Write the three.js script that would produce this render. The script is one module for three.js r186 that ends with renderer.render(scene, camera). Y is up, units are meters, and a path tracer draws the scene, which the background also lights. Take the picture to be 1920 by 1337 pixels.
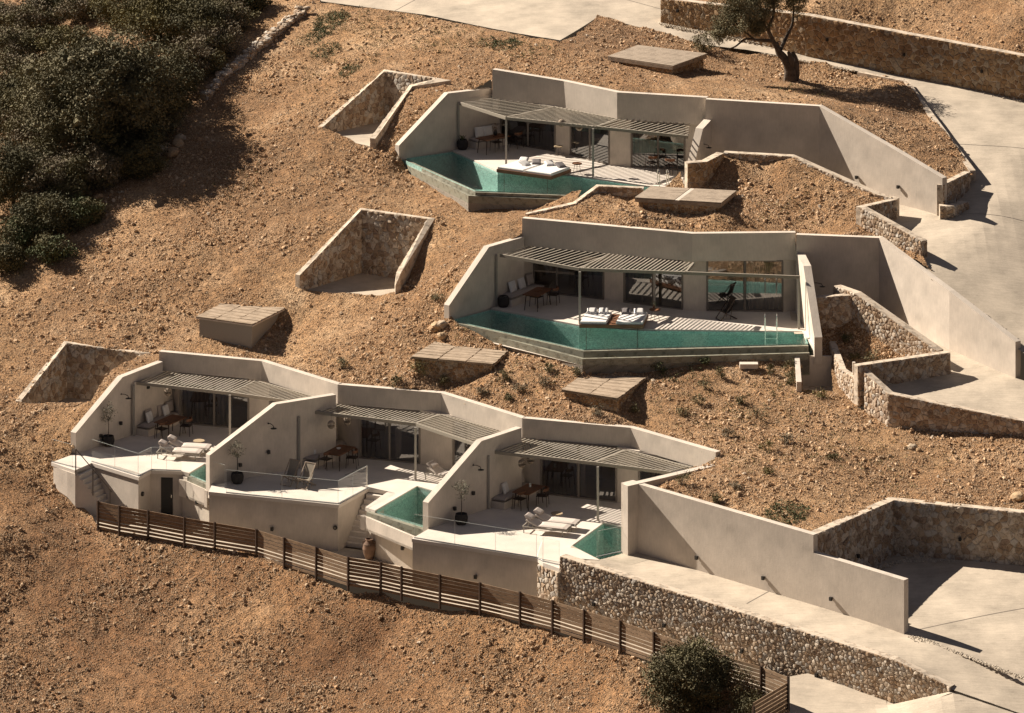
import * as THREE from 'three';
import { mergeGeometries } from 'three/addons/utils/BufferGeometryUtils.js';

// ---------------------------------------------------------------- camera, sky, sun, exposure
// A long lens held level and shifted down (verticals stay vertical). The origin lies on the lower terraces.
const CAM_H = 63.1, CAM_D = 210, F = 9000, HZ = -1740, CX = 960;
const scene = new THREE.Scene();
const camera = new THREE.PerspectiveCamera(2 * Math.atan(3077 / 9000) * 180 / Math.PI, 1920 / 6154, 1, 2000);
camera.position.set(0, CAM_H, CAM_D);
camera.lookAt(0, CAM_H, 0);
camera.setViewOffset(1920, 6154, 0, 4817, 1920, 1337);

const SKYK = 0.085;
const skyW = 64, skyH = 32, skyData = new Float32Array(skyW * skyH * 4);
for (let j = 0; j < skyH; j++) for (let i = 0; i < skyW; i++) {
  const e = ((j + 0.5) / skyH - 0.5) * Math.PI, u = Math.max(0, Math.sin(e));
  const k = Math.pow(u, 0.5), o = (j * skyW + i) * 4;
  let c = [0.78 - 0.28 * k, 0.72 - 0.20 * k, 0.74 - 0.06 * k];
  if (e < 0) c = [0.26, 0.19, 0.13];
  skyData[o] = c[0] * SKYK; skyData[o + 1] = c[1] * SKYK; skyData[o + 2] = c[2] * SKYK; skyData[o + 3] = 1;
}
const sky = new THREE.DataTexture(skyData, skyW, skyH, THREE.RGBAFormat, THREE.FloatType);
sky.mapping = THREE.EquirectangularReflectionMapping; sky.magFilter = THREE.LinearFilter; sky.needsUpdate = true;
scene.background = sky; scene.environment = sky;

const sun = new THREE.DirectionalLight(new THREE.Color().setRGB(1.0, 0.885, 0.745), 5.0);
sun.position.set(-80, 65.6, -49); sun.target.position.set(0, 0, 0);
sun.castShadow = true; sun.shadow.radius = 0.6; sun.shadow.mapSize.set(4096, 4096);
Object.assign(sun.shadow.camera, { left: -60, right: 60, top: 60, bottom: -60, near: 1, far: 260 });
scene.add(sun, sun.target);

const renderer = new THREE.WebGLRenderer({ antialias: true });
renderer.toneMapping = THREE.LinearToneMapping;
renderer.toneMappingExposure = 2.15;
renderer.shadowMap.enabled = true;

// ---------------------------------------------------------------- helpers
let seed = 12345;
const rnd = () => { seed = (seed + 0x6D2B79F5) | 0; let t = Math.imul(seed ^ (seed >>> 15), 1 | seed); t = (t + Math.imul(t ^ (t >>> 7), 61 | t)) ^ t; return ((t ^ (t >>> 14)) >>> 0) / 4294967296; };
const rr = (a, b) => a + (b - a) * rnd();
const V = (x, y, z) => new THREE.Vector3(x, y, z);
// a survey sight: the point at height h that was sighted at (px, py) on the plate
const P = (px, py, h) => { const d = F * (CAM_H - h) / (py - HZ); return V((px - CX) * d / F, h, CAM_D - d); };
const hAt = (v, py) => CAM_H - (py - HZ) * (CAM_D - v.z) / F;
const onLine = (a, b, px) => {
  const dx = b.x - a.x, dz = b.z - a.z, k = px - CX;
  const t = (k * (CAM_D - a.z) - a.x * F) / (dx * F + k * dz);
  return V(a.x + t * dx, a.y + t * (b.y - a.y), a.z + t * dz);
};
const lineX = (a, b, c, d) => {   // plan crossing of the lines ab and cd
  const r = { x: b.x - a.x, z: b.z - a.z }, s = { x: d.x - c.x, z: d.z - c.z };
  const t = ((c.x - a.x) * s.z - (c.z - a.z) * s.x) / (r.x * s.z - r.z * s.x);
  return V(a.x + t * r.x, a.y, a.z + t * r.z);
};
const lerp = (a, b, t) => a.clone().lerp(b, t);
const yaw = (dx, dz) => -Math.atan2(dz, dx);
const flat = (v, y) => V(v.x, y, v.z);
const inPoly = (x, z, p) => { let c = false; for (let i = 0, j = p.length - 1; i < p.length; j = i++) { const a = p[i], b = p[j]; if ((a.z > z) !== (b.z > z) && x < (b.x - a.x) * (z - a.z) / (b.z - a.z) + a.x) c = !c; } return c; };
function offsetLine(pts, t, side, closed = false) {   // mitred plan offset
  const n = pts.length, out = [];
  for (let i = 0; i < n; i++) {
    const p = pts[i], a = closed ? pts[(i + n - 1) % n] : pts[i - 1], b = closed ? pts[(i + 1) % n] : pts[i + 1];
    let n1 = null, n2 = null;
    if (a) { const l = Math.hypot(p.x - a.x, p.z - a.z) || 1; n1 = [(p.z - a.z) / l, -(p.x - a.x) / l]; }
    if (b) { const l = Math.hypot(b.x - p.x, b.z - p.z) || 1; n2 = [(b.z - p.z) / l, -(b.x - p.x) / l]; }
    if (!n1) n1 = n2; if (!n2) n2 = n1;
    let mx = n1[0] + n2[0], mz = n1[1] + n2[1]; const l = Math.hypot(mx, mz) || 1; mx /= l; mz /= l;
    const c = Math.max(0.35, mx * n1[0] + mz * n1[1]);
    out.push(V(p.x + mx * t * side / c, p.y, p.z + mz * t * side / c));
  }
  return out;
}

class MB {
  constructor() { this.p = []; this.u = []; }
  tri(a, b, c) {
    const n = new THREE.Vector3().crossVectors(b.clone().sub(a), c.clone().sub(a)); n.normalize();
    let f;
    if (Math.abs(n.y) > 0.72) f = (q) => [q.x, q.z];
    else { const l = Math.hypot(n.x, n.z) || 1, tx = -n.z / l, tz = n.x / l; f = (q) => [q.x * tx + q.z * tz, q.y]; }
    for (const q of [a, b, c]) { this.p.push(q.x, q.y, q.z); const w = f(q); this.u.push(w[0], w[1]); }
    return this;
  }
  quad(a, b, c, d) { this.tri(a, b, c); return this.tri(a, c, d); }
  cap(pts) {   // polygon in plan, heights taken from its points
    const tr = THREE.ShapeUtils.triangulateShape(pts.map((q) => new THREE.Vector2(q.x, q.z)), []);
    for (const [i, j, k] of tr) {
      const a = pts[i], b = pts[j], c = pts[k];
      const up = (b.z - a.z) * (c.x - a.x) - (b.x - a.x) * (c.z - a.z) > 0;
      if (up) this.tri(a, b, c); else this.tri(a, c, b);
    }
    return this;
  }
  prism(pts, y0, y1) {   // y1 a number or null for the points' own heights
    const top = pts.map((q) => (y1 === null ? q : flat(q, y1))), bot = pts.map((q) => flat(q, y0));
    let ar = 0; for (let i = 0; i < pts.length; i++) { const a = pts[i], b = pts[(i + 1) % pts.length]; ar += a.x * b.z - b.x * a.z; }
    this.cap(top);
    for (let i = 0; i < pts.length; i++) {
      const j = (i + 1) % pts.length;
      if (ar < 0) this.quad(bot[i], bot[j], top[j], top[i]); else this.quad(bot[j], bot[i], top[i], top[j]);
    }
    return this;
  }
  box(x, y, z, w, h, d, ry = 0, rx = 0, rz = 0) {   // centre, size, turn
    const m = new THREE.Matrix4().makeRotationFromEuler(new THREE.Euler(rx, ry, rz, 'YXZ')); m.setPosition(x, y, z);
    return this.hexa([[-1, -1, -1], [1, -1, -1], [1, -1, 1], [-1, -1, 1], [-1, 1, -1], [1, 1, -1], [1, 1, 1], [-1, 1, 1]].map(([a, b, c]) => V(a * w / 2, b * h / 2, c * d / 2).applyMatrix4(m)));
  }
  hexa(c) {
    this.quad(c[4], c[7], c[6], c[5]); this.quad(c[0], c[1], c[2], c[3]);
    this.quad(c[0], c[4], c[5], c[1]); this.quad(c[1], c[5], c[6], c[2]); this.quad(c[2], c[6], c[7], c[3]); this.quad(c[3], c[7], c[4], c[0]);
    return this;
  }
  bar(a, b, w, h) {   // rectangular bar between two points, w across, h high, centred
    const d = b.clone().sub(a).normalize(), up = Math.abs(d.y) > 0.99 ? V(1, 0, 0) : V(0, 1, 0);
    const s = new THREE.Vector3().crossVectors(d, up).normalize().multiplyScalar(w / 2), t = new THREE.Vector3().crossVectors(s, d).normalize().multiplyScalar(h / 2);
    const q = (p, i, j) => p.clone().addScaledVector(s, i).addScaledVector(t, j);
    return this.hexa([q(a, -1, -1), q(b, -1, -1), q(b, 1, -1), q(a, 1, -1), q(a, -1, 1), q(b, -1, 1), q(b, 1, 1), q(a, 1, 1)]);
  }
  tube(a, b, r0, r1 = r0, n = 7, ends = true) {
    const d = b.clone().sub(a).normalize(), up = Math.abs(d.y) > 0.9 ? V(1, 0, 0) : V(0, 1, 0);
    const s = new THREE.Vector3().crossVectors(d, up).normalize(), t = new THREE.Vector3().crossVectors(s, d).normalize();
    const A = [], B = [];
    for (let i = 0; i < n; i++) { const w = i / n * Math.PI * 2, c = Math.cos(w), k = Math.sin(w); A.push(a.clone().addScaledVector(s, c * r0).addScaledVector(t, k * r0)); B.push(b.clone().addScaledVector(s, c * r1).addScaledVector(t, k * r1)); }
    for (let i = 0; i < n; i++) { const j = (i + 1) % n; this.quad(A[i], A[j], B[j], B[i]); if (ends) { this.tri(a, A[j], A[i]); this.tri(b, B[i], B[j]); } }
    return this;
  }
  path(pts, r, n = 6) { for (let i = 0; i < pts.length - 1; i++) this.tube(pts[i], pts[i + 1], Array.isArray(r) ? r[i] : r, Array.isArray(r) ? r[i + 1] : r, n); return this; }
  lathe(cx, cy, cz, prof, n = 18) {
    for (let k = 0; k < prof.length - 1; k++) for (let i = 0; i < n; i++) {
      const a = i / n * 6.28318, b = (i + 1) / n * 6.28318, q = ([r, y], w) => V(cx + r * Math.cos(w), cy + y, cz + r * Math.sin(w));
      this.quad(q(prof[k], a), q(prof[k + 1], a), q(prof[k + 1], b), q(prof[k], b));
    }
    return this;
  }
  soft(x, y, z, w, h, d, ry = 0, rx = 0, rz = 0, n = 7, e = 0.3) {   // cushion: a box inflated to a superellipsoid
    const m = new THREE.Matrix4().makeRotationFromEuler(new THREE.Euler(rx, ry, rz, 'YXZ')); m.setPosition(x, y, z);
    const g = new THREE.BoxGeometry(2, 2, 2, n, 3, n), a = g.attributes.position, ix = g.index, q = [];
    for (let i = 0; i < a.count; i++) {
      const px = a.getX(i), py = a.getY(i), pz = a.getZ(i);
      const th = Math.pow(Math.max(0, 1 - Math.pow(Math.abs(px), 5)), e) * Math.pow(Math.max(0, 1 - Math.pow(Math.abs(pz), 5)), e);
      const k = 1 - 0.04 * (1 - Math.abs(py));
      q.push(V(px * w / 2 * (Math.abs(px) > 0.99 ? k : 1), py * h / 2 * (0.25 + 0.75 * th), pz * d / 2 * (Math.abs(pz) > 0.99 ? k : 1)).applyMatrix4(m));
    }
    for (let i = 0; i < ix.count; i += 3) this.tri(q[ix.getX(i)], q[ix.getX(i + 1)], q[ix.getX(i + 2)]);
    return this;
  }
  limb(pts, radii, n = 9, seg = 5, rough = 0) {   // smooth tapering limb with continuous rings
    const cv = new THREE.CatmullRomCurve3(pts), N = (pts.length - 1) * seg, rings = []; let s = null;
    for (let i = 0; i <= N; i++) {
      const t = i / N, p = cv.getPoint(t), d = cv.getTangent(t), f = t * (radii.length - 1), k = Math.min(radii.length - 2, Math.floor(f)), r = radii[k] + (radii[k + 1] - radii[k]) * (f - k);
      if (!s) s = Math.abs(d.y) > 0.9 ? V(1, 0, 0) : V(0, 1, 0);
      s = s.clone().addScaledVector(d, -s.dot(d)).normalize(); const b = new THREE.Vector3().crossVectors(d, s), ring = [];
      for (let j = 0; j < n; j++) { const w = j / n * 6.28318, q = r * (1 + rough * Math.sin(j * 2.4 + i * 0.35) * Math.cos(j * 1.1 - i * 0.2)); ring.push(p.clone().addScaledVector(s, Math.cos(w) * q).addScaledVector(b, Math.sin(w) * q)); }
      rings.push(ring);
    }
    for (let i = 0; i < N; i++) for (let j = 0; j < n; j++) { const k = (j + 1) % n; this.quad(rings[i][j], rings[i][k], rings[i + 1][k], rings[i + 1][j]); }
    return this;
  }
  geo() {
    const g = new THREE.BufferGeometry();
    g.setAttribute('position', new THREE.Float32BufferAttribute(this.p, 3)); g.setAttribute('uv', new THREE.Float32BufferAttribute(this.u, 2));
    g.computeVertexNormals(); return g;
  }
  build(name, mat, parent) {
    const m = new THREE.Mesh(this.geo(), mat); m.castShadow = m.receiveShadow = true;
    m.name = parent === scene ? numbered(name) : name; parent.add(m); return m;
  }
}
const names = {};
function numbered(n) { const k = names[n]; names[n] = (k ?? -1) + 1; return k === undefined ? n : n + '_' + String(k + 1).padStart(3, '0'); }
function tag(o, label, category, group) { o.userData.label = label; o.userData.category = category; if (group) o.userData.group = group; return o; }
function thing(name, label, category, group, pos, ry = 0) {
  const g = new THREE.Group(); g.name = numbered(name); scene.add(g); tag(g, label, category, group); g.userData.kind = 'thing';
  if (pos) g.position.copy(pos); g.rotation.y = ry; return g;
}
function struct(m, label, category) { m.userData.kind = 'structure'; return tag(m, label, category); }
function copyOf(o, label, group, pos, ry) {
  const c = o.clone(); c.name = numbered(o.name.replace(/_\d\d\d$/, '')); scene.add(c); c.userData = { ...o.userData };
  if (label) c.userData.label = label; if (group) c.userData.group = group; if (pos) c.position.copy(pos); if (ry !== undefined) c.rotation.y = ry; return c;
}

// ---------------------------------------------------------------- procedural textures and materials
function hash2(x, y, s) { let h = Math.imul(x, 374761393) ^ Math.imul(y, 668265263) ^ Math.imul(s, 974634541); h = Math.imul(h ^ (h >>> 13), 1274126177); return ((h ^ (h >>> 16)) >>> 0) / 4294967296; }
function vnoise(x, y, per, s) {   // value noise that repeats every per cells
  const xi = Math.floor(x), yi = Math.floor(y), fx = x - xi, fy = y - yi, w = (a) => ((a % per) + per) % per;
  const u = fx * fx * (3 - 2 * fx), v = fy * fy * (3 - 2 * fy);
  const a = hash2(w(xi), w(yi), s), b = hash2(w(xi + 1), w(yi), s), c = hash2(w(xi), w(yi + 1), s), d = hash2(w(xi + 1), w(yi + 1), s);
  return a + (b - a) * u + (c - a) * v + (a - b - c + d) * u * v;
}
function fbm(x, y, per, oct, s) { let t = 0, a = 0.5, n = 0; for (let i = 0; i < oct; i++) { t += a * vnoise(x, y, per, s + i); n += a; x *= 2; y *= 2; per *= 2; a *= 0.55; } return t / n; }
function tex(n, metres, fn, colour = true) {
  const d = new Uint8Array(n * n * 4);
  for (let j = 0; j < n; j++) for (let i = 0; i < n; i++) { const c = fn(i / n, j / n), o = (j * n + i) * 4; for (let k = 0; k < 3; k++) d[o + k] = Math.max(0, Math.min(255, Math.round(c[k] * 255))); d[o + 3] = 255; }
  const t = new THREE.DataTexture(d, n, n); t.wrapS = t.wrapT = THREE.RepeatWrapping; t.magFilter = THREE.LinearFilter; t.minFilter = THREE.LinearMipmapLinearFilter; t.generateMipmaps = true;
  t.repeat.set(1 / metres, 1 / metres); if (colour) t.colorSpace = THREE.SRGBColorSpace; t.needsUpdate = true; return t;
}
const gray = (v) => [v, v, v];
const toS = (v) => (v <= 0.0031308 ? v * 12.92 : 1.055 * Math.pow(v, 1 / 2.4) - 0.055);
const lin = (r, g, b, k = 1) => [toS(r * k), toS(g * k), toS(b * k)];
const col = (r, g, b) => new THREE.Color().setRGB(r, g, b);
function mat(c, rough = 0.9, extra = {}) { return new THREE.MeshStandardMaterial({ color: c, roughness: rough, side: THREE.DoubleSide, ...extra }); }

// soil: fine crumbs, clods and broad dusty patches
const tSoil = tex(1024, 5, (u, v) => {
  const a = fbm(u * 60, v * 60, 60, 3, 3), b = fbm(u * 9, v * 9, 9, 4, 21), c = fbm(u * 200, v * 200, 200, 2, 40);
  const k = 0.56 + 1.0 * (a - 0.5) + 0.75 * (c - 0.5) + 0.28, w = Math.min(1, Math.max(0, (b - 0.4) * 2.4));
  return lin(0.425 + 0.03 * w, 0.25 + 0.04 * w, 0.122 + 0.035 * w, Math.max(0.28, k));
});
const tSoilB = tex(512, 2.5, (u, v) => gray(0.5 * fbm(u * 30, v * 30, 30, 3, 5) + 0.5 * fbm(u * 90, v * 90, 90, 2, 9)), false);
const tPlaster = tex(512, 4, (u, v) => { const a = fbm(u * 6, v * 6, 6, 5, 51), b = fbm(u * 90, v * 22, 22, 2, 61); const st = fbm(u * 48, v * 3, 48, 3, 65), w = fbm(u * 3, v * 3, 3, 4, 67); const k = 0.88 + 0.36 * (a - 0.5) + 0.10 * (b - 0.5) + 0.06 * (st - 0.5) * (0.4 + w); return lin(0.62, 0.545, 0.465, k); });
const tFloor = tex(512, 3, (u, v) => { const a = fbm(u * 5, v * 5, 5, 5, 71), b = fbm(u * 60, v * 60, 60, 2, 81); const k = 0.93 + 0.22 * (a - 0.5) + 0.08 * (b - 0.5); return lin(0.66, 0.595, 0.525, k); });
const tRoad = tex(1024, 7, (u, v) => {   // brushed concrete with stains
  const a = fbm(u * 6, v * 6, 6, 5, 91), b = vnoise(u * 14, v * 260, 260, 93) * 0.6 + vnoise(u * 40, v * 512, 512, 94) * 0.4, c = fbm(u * 150, v * 150, 150, 2, 95), d = fbm(u * 14, v * 14, 14, 3, 97);
  const k = 0.86 + 0.62 * (a - 0.5) + 0.26 * (b - 0.5) + 0.16 * (c - 0.5) - 0.25 * Math.max(0, d - 0.62);
  return lin(0.50, 0.425, 0.335, k);
});
const tStone = tex(512, 1.3, (u, v) => { const a = fbm(u * 8, v * 8, 8, 5, 111), b = fbm(u * 40, v * 40, 40, 3, 113); const k = 0.55 + 0.9 * a; const w = Math.max(0, b - 0.52) * 1.6; return [Math.min(1, k - 0.2 * w), Math.min(1, k - 0.35 * w), Math.min(1, k - 0.5 * w)]; });
const tWood = tex(512, 1.2, (u, v) => { const a = vnoise(u * 8, v * 160, 160, 131) * 0.5 + vnoise(u * 20, v * 320, 320, 133) * 0.3 + fbm(u * 4, v * 4, 4, 3, 135) * 0.3; const k = 0.5 + 0.75 * a; return [k, k * 0.98, k * 0.95]; });
const tTile = tex(512, 1.6, (u, v) => { const n = 32, i = Math.floor(u * n), j = Math.floor(v * n), e = Math.min(u * n % 1, v * n % 1); const h = hash2(i, j, 151), f = fbm(u * 10, v * 10, 10, 3, 153); const k = (e < 0.1 ? 0.85 : 1) * (0.7 + 0.42 * h + 0.35 * (f - 0.5)); return lin(0.33, 0.53, 0.475, k); });
const tRipple = tex(256, 2.2, (u, v) => gray(0.6 * fbm(u * 9, v * 14, 14, 3, 191) + 0.4 * fbm(u * 26, v * 20, 26, 2, 195)), false);
const tWeave = tex(256, 0.4, (u, v) => gray(0.86 + 0.14 * vnoise(u * 64, v * 64, 64, 171)));

const M = {
  plaster: mat(0xffffff, 0.92, { map: tPlaster, bumpMap: tSoilB, bumpScale: 0.004 }),
  floor: mat(0xffffff, 0.75, { map: tFloor }),
  road: mat(0xffffff, 0.9, { map: tRoad }),
  soil: mat(0xffffff, 1, { map: tSoil, bumpMap: tSoilB, bumpScale: 0.10, vertexColors: true }),
  mortar: mat(col(0.53, 0.45, 0.36), 0.95, { map: tStone }),
  grey: mat(col(0.34, 0.31, 0.27), 0.6, { map: tWeave }),
  frame: mat(col(0.155, 0.13, 0.11), 0.55),
  slat: mat(col(0.32, 0.28, 0.225), 0.7, { map: tWeave }),
  steel: mat(col(0.62, 0.6, 0.57), 0.25, { metalness: 1 }),
  channel: mat(col(0.42, 0.42, 0.42), 0.4, { metalness: 0.6 }),
  dark: mat(col(0.022, 0.018, 0.016), 0.6),
  black: mat(col(0.012, 0.011, 0.011), 0.5),
  room: mat(col(0.50, 0.44, 0.375), 0.95),
  curtain: mat(col(0.20, 0.175, 0.155), 1, { map: tWeave }),
  sheer: mat(col(0.42, 0.38, 0.34), 1, { map: tWeave }),
  tile: mat(0xffffff, 0.5, { map: tTile }),
  rim: mat(col(0.25, 0.245, 0.195), 0.5, { map: tStone }),
  fabric: mat(col(0.62, 0.55, 0.49), 1, { map: tWeave }),
  white: mat(col(0.78, 0.76, 0.74), 1, { map: tWeave }),
  taupe: mat(col(0.44, 0.38, 0.34), 1, { map: tWeave }),
  stripe: mat(col(0.21, 0.19, 0.19), 1, { map: tWeave }),
  canvas: mat(col(0.30, 0.26, 0.21), 1, { map: tWeave }),
  wood: mat(col(0.20, 0.085, 0.038), 0.6, { map: tWood }),
  darkwood: mat(col(0.045, 0.024, 0.015), 0.5, { map: tWood }),
  grey_wood: mat(col(0.37, 0.305, 0.245), 0.9, { map: tWood }),
  clay: mat(col(0.19, 0.115, 0.075), 0.9, { map: tStone }),
  pot: mat(col(0.035, 0.03, 0.028), 0.9, { map: tStone }),
  reed: mat(col(0.43, 0.345, 0.265), 1, { map: tWood }),
  reedB: mat(col(0.34, 0.265, 0.195), 1, { map: tWood }),
  straw: mat(col(0.42, 0.32, 0.2), 1, { map: tWeave }),
  bark: mat(col(0.10, 0.078, 0.06), 1, { map: tStone }),
  glass: new THREE.MeshPhysicalMaterial({ color: col(0.50, 0.48, 0.47), transmission: 1, thickness: 0, ior: 2.25, roughness: 0.02, side: THREE.DoubleSide }),
  clear: new THREE.MeshPhysicalMaterial({ color: col(0.96, 0.97, 0.96), transmission: 1, thickness: 0, ior: 1.45, roughness: 0.01, side: THREE.DoubleSide }),
  edge: mat(col(0.62, 0.66, 0.62), 0.3),
  water: new THREE.MeshPhysicalMaterial({ color: col(0.88, 0.94, 0.93), transmission: 1, thickness: 0, ior: 1.33, roughness: 0.03, bumpMap: tRipple, bumpScale: 0.02, side: THREE.DoubleSide }),
};
const fenceWood = [[0.27, 0.18, 0.108], [0.30, 0.205, 0.13], [0.24, 0.155, 0.092], [0.33, 0.23, 0.15]].map((c) => mat(col(...c), 0.85, { map: tWood }));
const stoneMats = [[0.52, 0.43, 0.335], [0.45, 0.35, 0.255], [0.60, 0.515, 0.42], [0.40, 0.29, 0.195], [0.50, 0.455, 0.40], [0.34, 0.25, 0.18]].map((c) => mat(col(...c), 0.95, { map: tStone }));
const ochreMats = [[0.40, 0.27, 0.155], [0.33, 0.215, 0.12], [0.46, 0.33, 0.20], [0.28, 0.175, 0.095], [0.42, 0.34, 0.25], [0.36, 0.23, 0.12]].map((c) => mat(col(...c), 0.95, { map: tStone }));

// ---------------------------------------------------------------- levels and plan
const M0 = 5.3, U0 = 9.5;
const PD = (px, py, d) => V((px - CX) * d / F, CAM_H - (py - HZ) * d / F, CAM_D - d);   // a sight at a known distance
const Ps = (h, ...xy) => { const o = []; for (let i = 0; i < xy.length; i += 2) o.push(P(xy[i], xy[i + 1], h)); return o; };
const back = (v, k = 0.15) => V(v.x, v.y, v.z - k);

// parapet lines (front top edge)
const LP1 = Ps(3.3, 298, 659, 490, 677, 633, 721), LP2 = Ps(3.3, 633, 721, 827, 737, 979, 784), LP3 = Ps(3.3, 979, 784, 1182, 802, 1342, 848);
const MP = Ps(M0 + 3.7, 979, 409, 1298, 438, 1492, 436);
const UP = [P(923, 130, U0 + 3.85), ...Ps(U0 + 3.7, 1057, 152, 1157, 173, 1325, 183)];
// side walls: foot of the inner face (front, back)
const W1 = Ps(0, 147, 850, 250, 815), W2 = Ps(0, 397, 909, 562, 877), W3 = Ps(0, 803, 992, 917, 953), W4 = [P(1168, 1038, 0), P(1340, 870, 2.95)];
W4[1].y = 0;
const WM = Ps(M0, 846, 598, 931, 573), WU = Ps(U0, 750, 297, 860, 278);
// access walls beside the paths (front face, plan points carry the path level)
const AL = [P(1187, 905, 2.95), P(1695, 1190, -0.5)]; AL[0].y = 0;
const AM = [P(1493, 440, M0 + 3.7), P(1648, 446, M0 + 3.7), P(1780, 656, 5.1), P(1904, 708, 4.8)]; AM[0].y = AM[1].y = M0;
const AU = [P(1323, 186, U0 + 3.7), P(1536, 199, U0 + 3.7), null, P(1767, 405, 9.3)]; AU[2] = onLine(AU[1], AU[3], 1683); AU[0].y = AU[1].y = U0; AU[2].y = 9.35;
// rubble walls: front top edge
const SW1 = [PD(1050, 1043, 202.4), PD(1676, 1237, 192.2)], SW1W = PD(1782, 1290, CAM_D - P(1676, 1322, -2.3).z - 1.6);
const SW2 = [P(1527, 1003, 2.55), P(1676, 938, 2.4), P(1920, 961, 2.4), P(2060, 975, 2.4)];
const SW3 = [P(1621, 699, 5.4), P(1666, 738, 4.9), P(1917, 789, 4.25), P(2060, 815, 3.95)];
const SW4 = [PD(1608, 686, 213.1), PD(1782, 661, 215.2)];
const SW5 = [PD(1563, 536, 221), PD(1603, 550, 219.7), PD(1757, 658, 215.9)];
const SW6 = [PD(1526, 558, 219.9), PD(1602, 553, 219.9)];
const SW7 = [P(1556, 640, 5.2), P(1576, 692, 4.95), P(1602, 709, 4.95)];
const SW8 = [PD(1356, 286, 230.4), PD(1483, 293, 229.6), PD(1645, 365, 226.4), PD(1681, 374, 226.0)];
const SW8B = [PD(1614, 389, 224.2), PD(1681, 374, 226.0)];
const SW8C = [PD(1614, 389, 224.2), PD(1728, 452, 221.1)];
const SW9 = [PD(1289, 306, 228.9), PD(1326, 303, 229.2), PD(1357, 287, 230.3)];
const SW10 = [P(1239, -3, 15), PD(1510, 28, 244.4), PD(1920, 105, 238.8), PD(2060, 133, 236.9)];
const SW11 = [PD(985, 404, 228.0), PD(1078, 384, 227.6), PD(1123, 351, 228.6), PD(1207, 355, 228.5)];

const fenceFoot = Ps(-2.1, 183, 992, 223, 1001, 277, 1010, 345, 1023, 402, 1033, 480, 1046, 532, 1062, 592, 1080, 652, 1099, 713, 1109, 752, 1118, 824, 1133, 899, 1148, 974, 1166, 1035, 1182, 1094, 1200, 1162, 1221, 1225, 1243, 1292, 1265, 1358, 1288, 1426, 1308, 1477, 1328);

// radial basis heights through surveyed ground points
function rbf(pts) {
  const n = pts.length, N = n + 3, A = [], b = [];
  for (let i = 0; i < N; i++) { A.push(new Float64Array(N)); b.push(0); }
  for (let i = 0; i < n; i++) {
    for (let j = 0; j < n; j++) A[i][j] = Math.hypot(pts[i].x - pts[j].x, pts[i].z - pts[j].z);
    A[i][i] = -0.25;
    A[i][n] = A[n][i] = 1; A[i][n + 1] = A[n + 1][i] = pts[i].x; A[i][n + 2] = A[n + 2][i] = pts[i].z; b[i] = pts[i].y;
  }
  for (let c = 0; c < N; c++) {
    let m = c; for (let r = c + 1; r < N; r++) if (Math.abs(A[r][c]) > Math.abs(A[m][c])) m = r;
    [A[c], A[m]] = [A[m], A[c]]; [b[c], b[m]] = [b[m], b[c]];
    for (let r = c + 1; r < N; r++) { const k = A[r][c] / A[c][c]; if (!k) continue; for (let q = c; q < N; q++) A[r][q] -= k * A[c][q]; b[r] -= k * b[c]; }
  }
  const w = new Float64Array(N);
  for (let c = N - 1; c >= 0; c--) { let s = b[c]; for (let q = c + 1; q < N; q++) s -= A[c][q] * w[q]; w[c] = s / A[c][c]; }
  return (x, z) => { let h = w[n] + w[n + 1] * x + w[n + 2] * z; for (let i = 0; i < n; i++) h += w[i] * Math.hypot(x - pts[i].x, z - pts[i].z); return h; };
}
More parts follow.
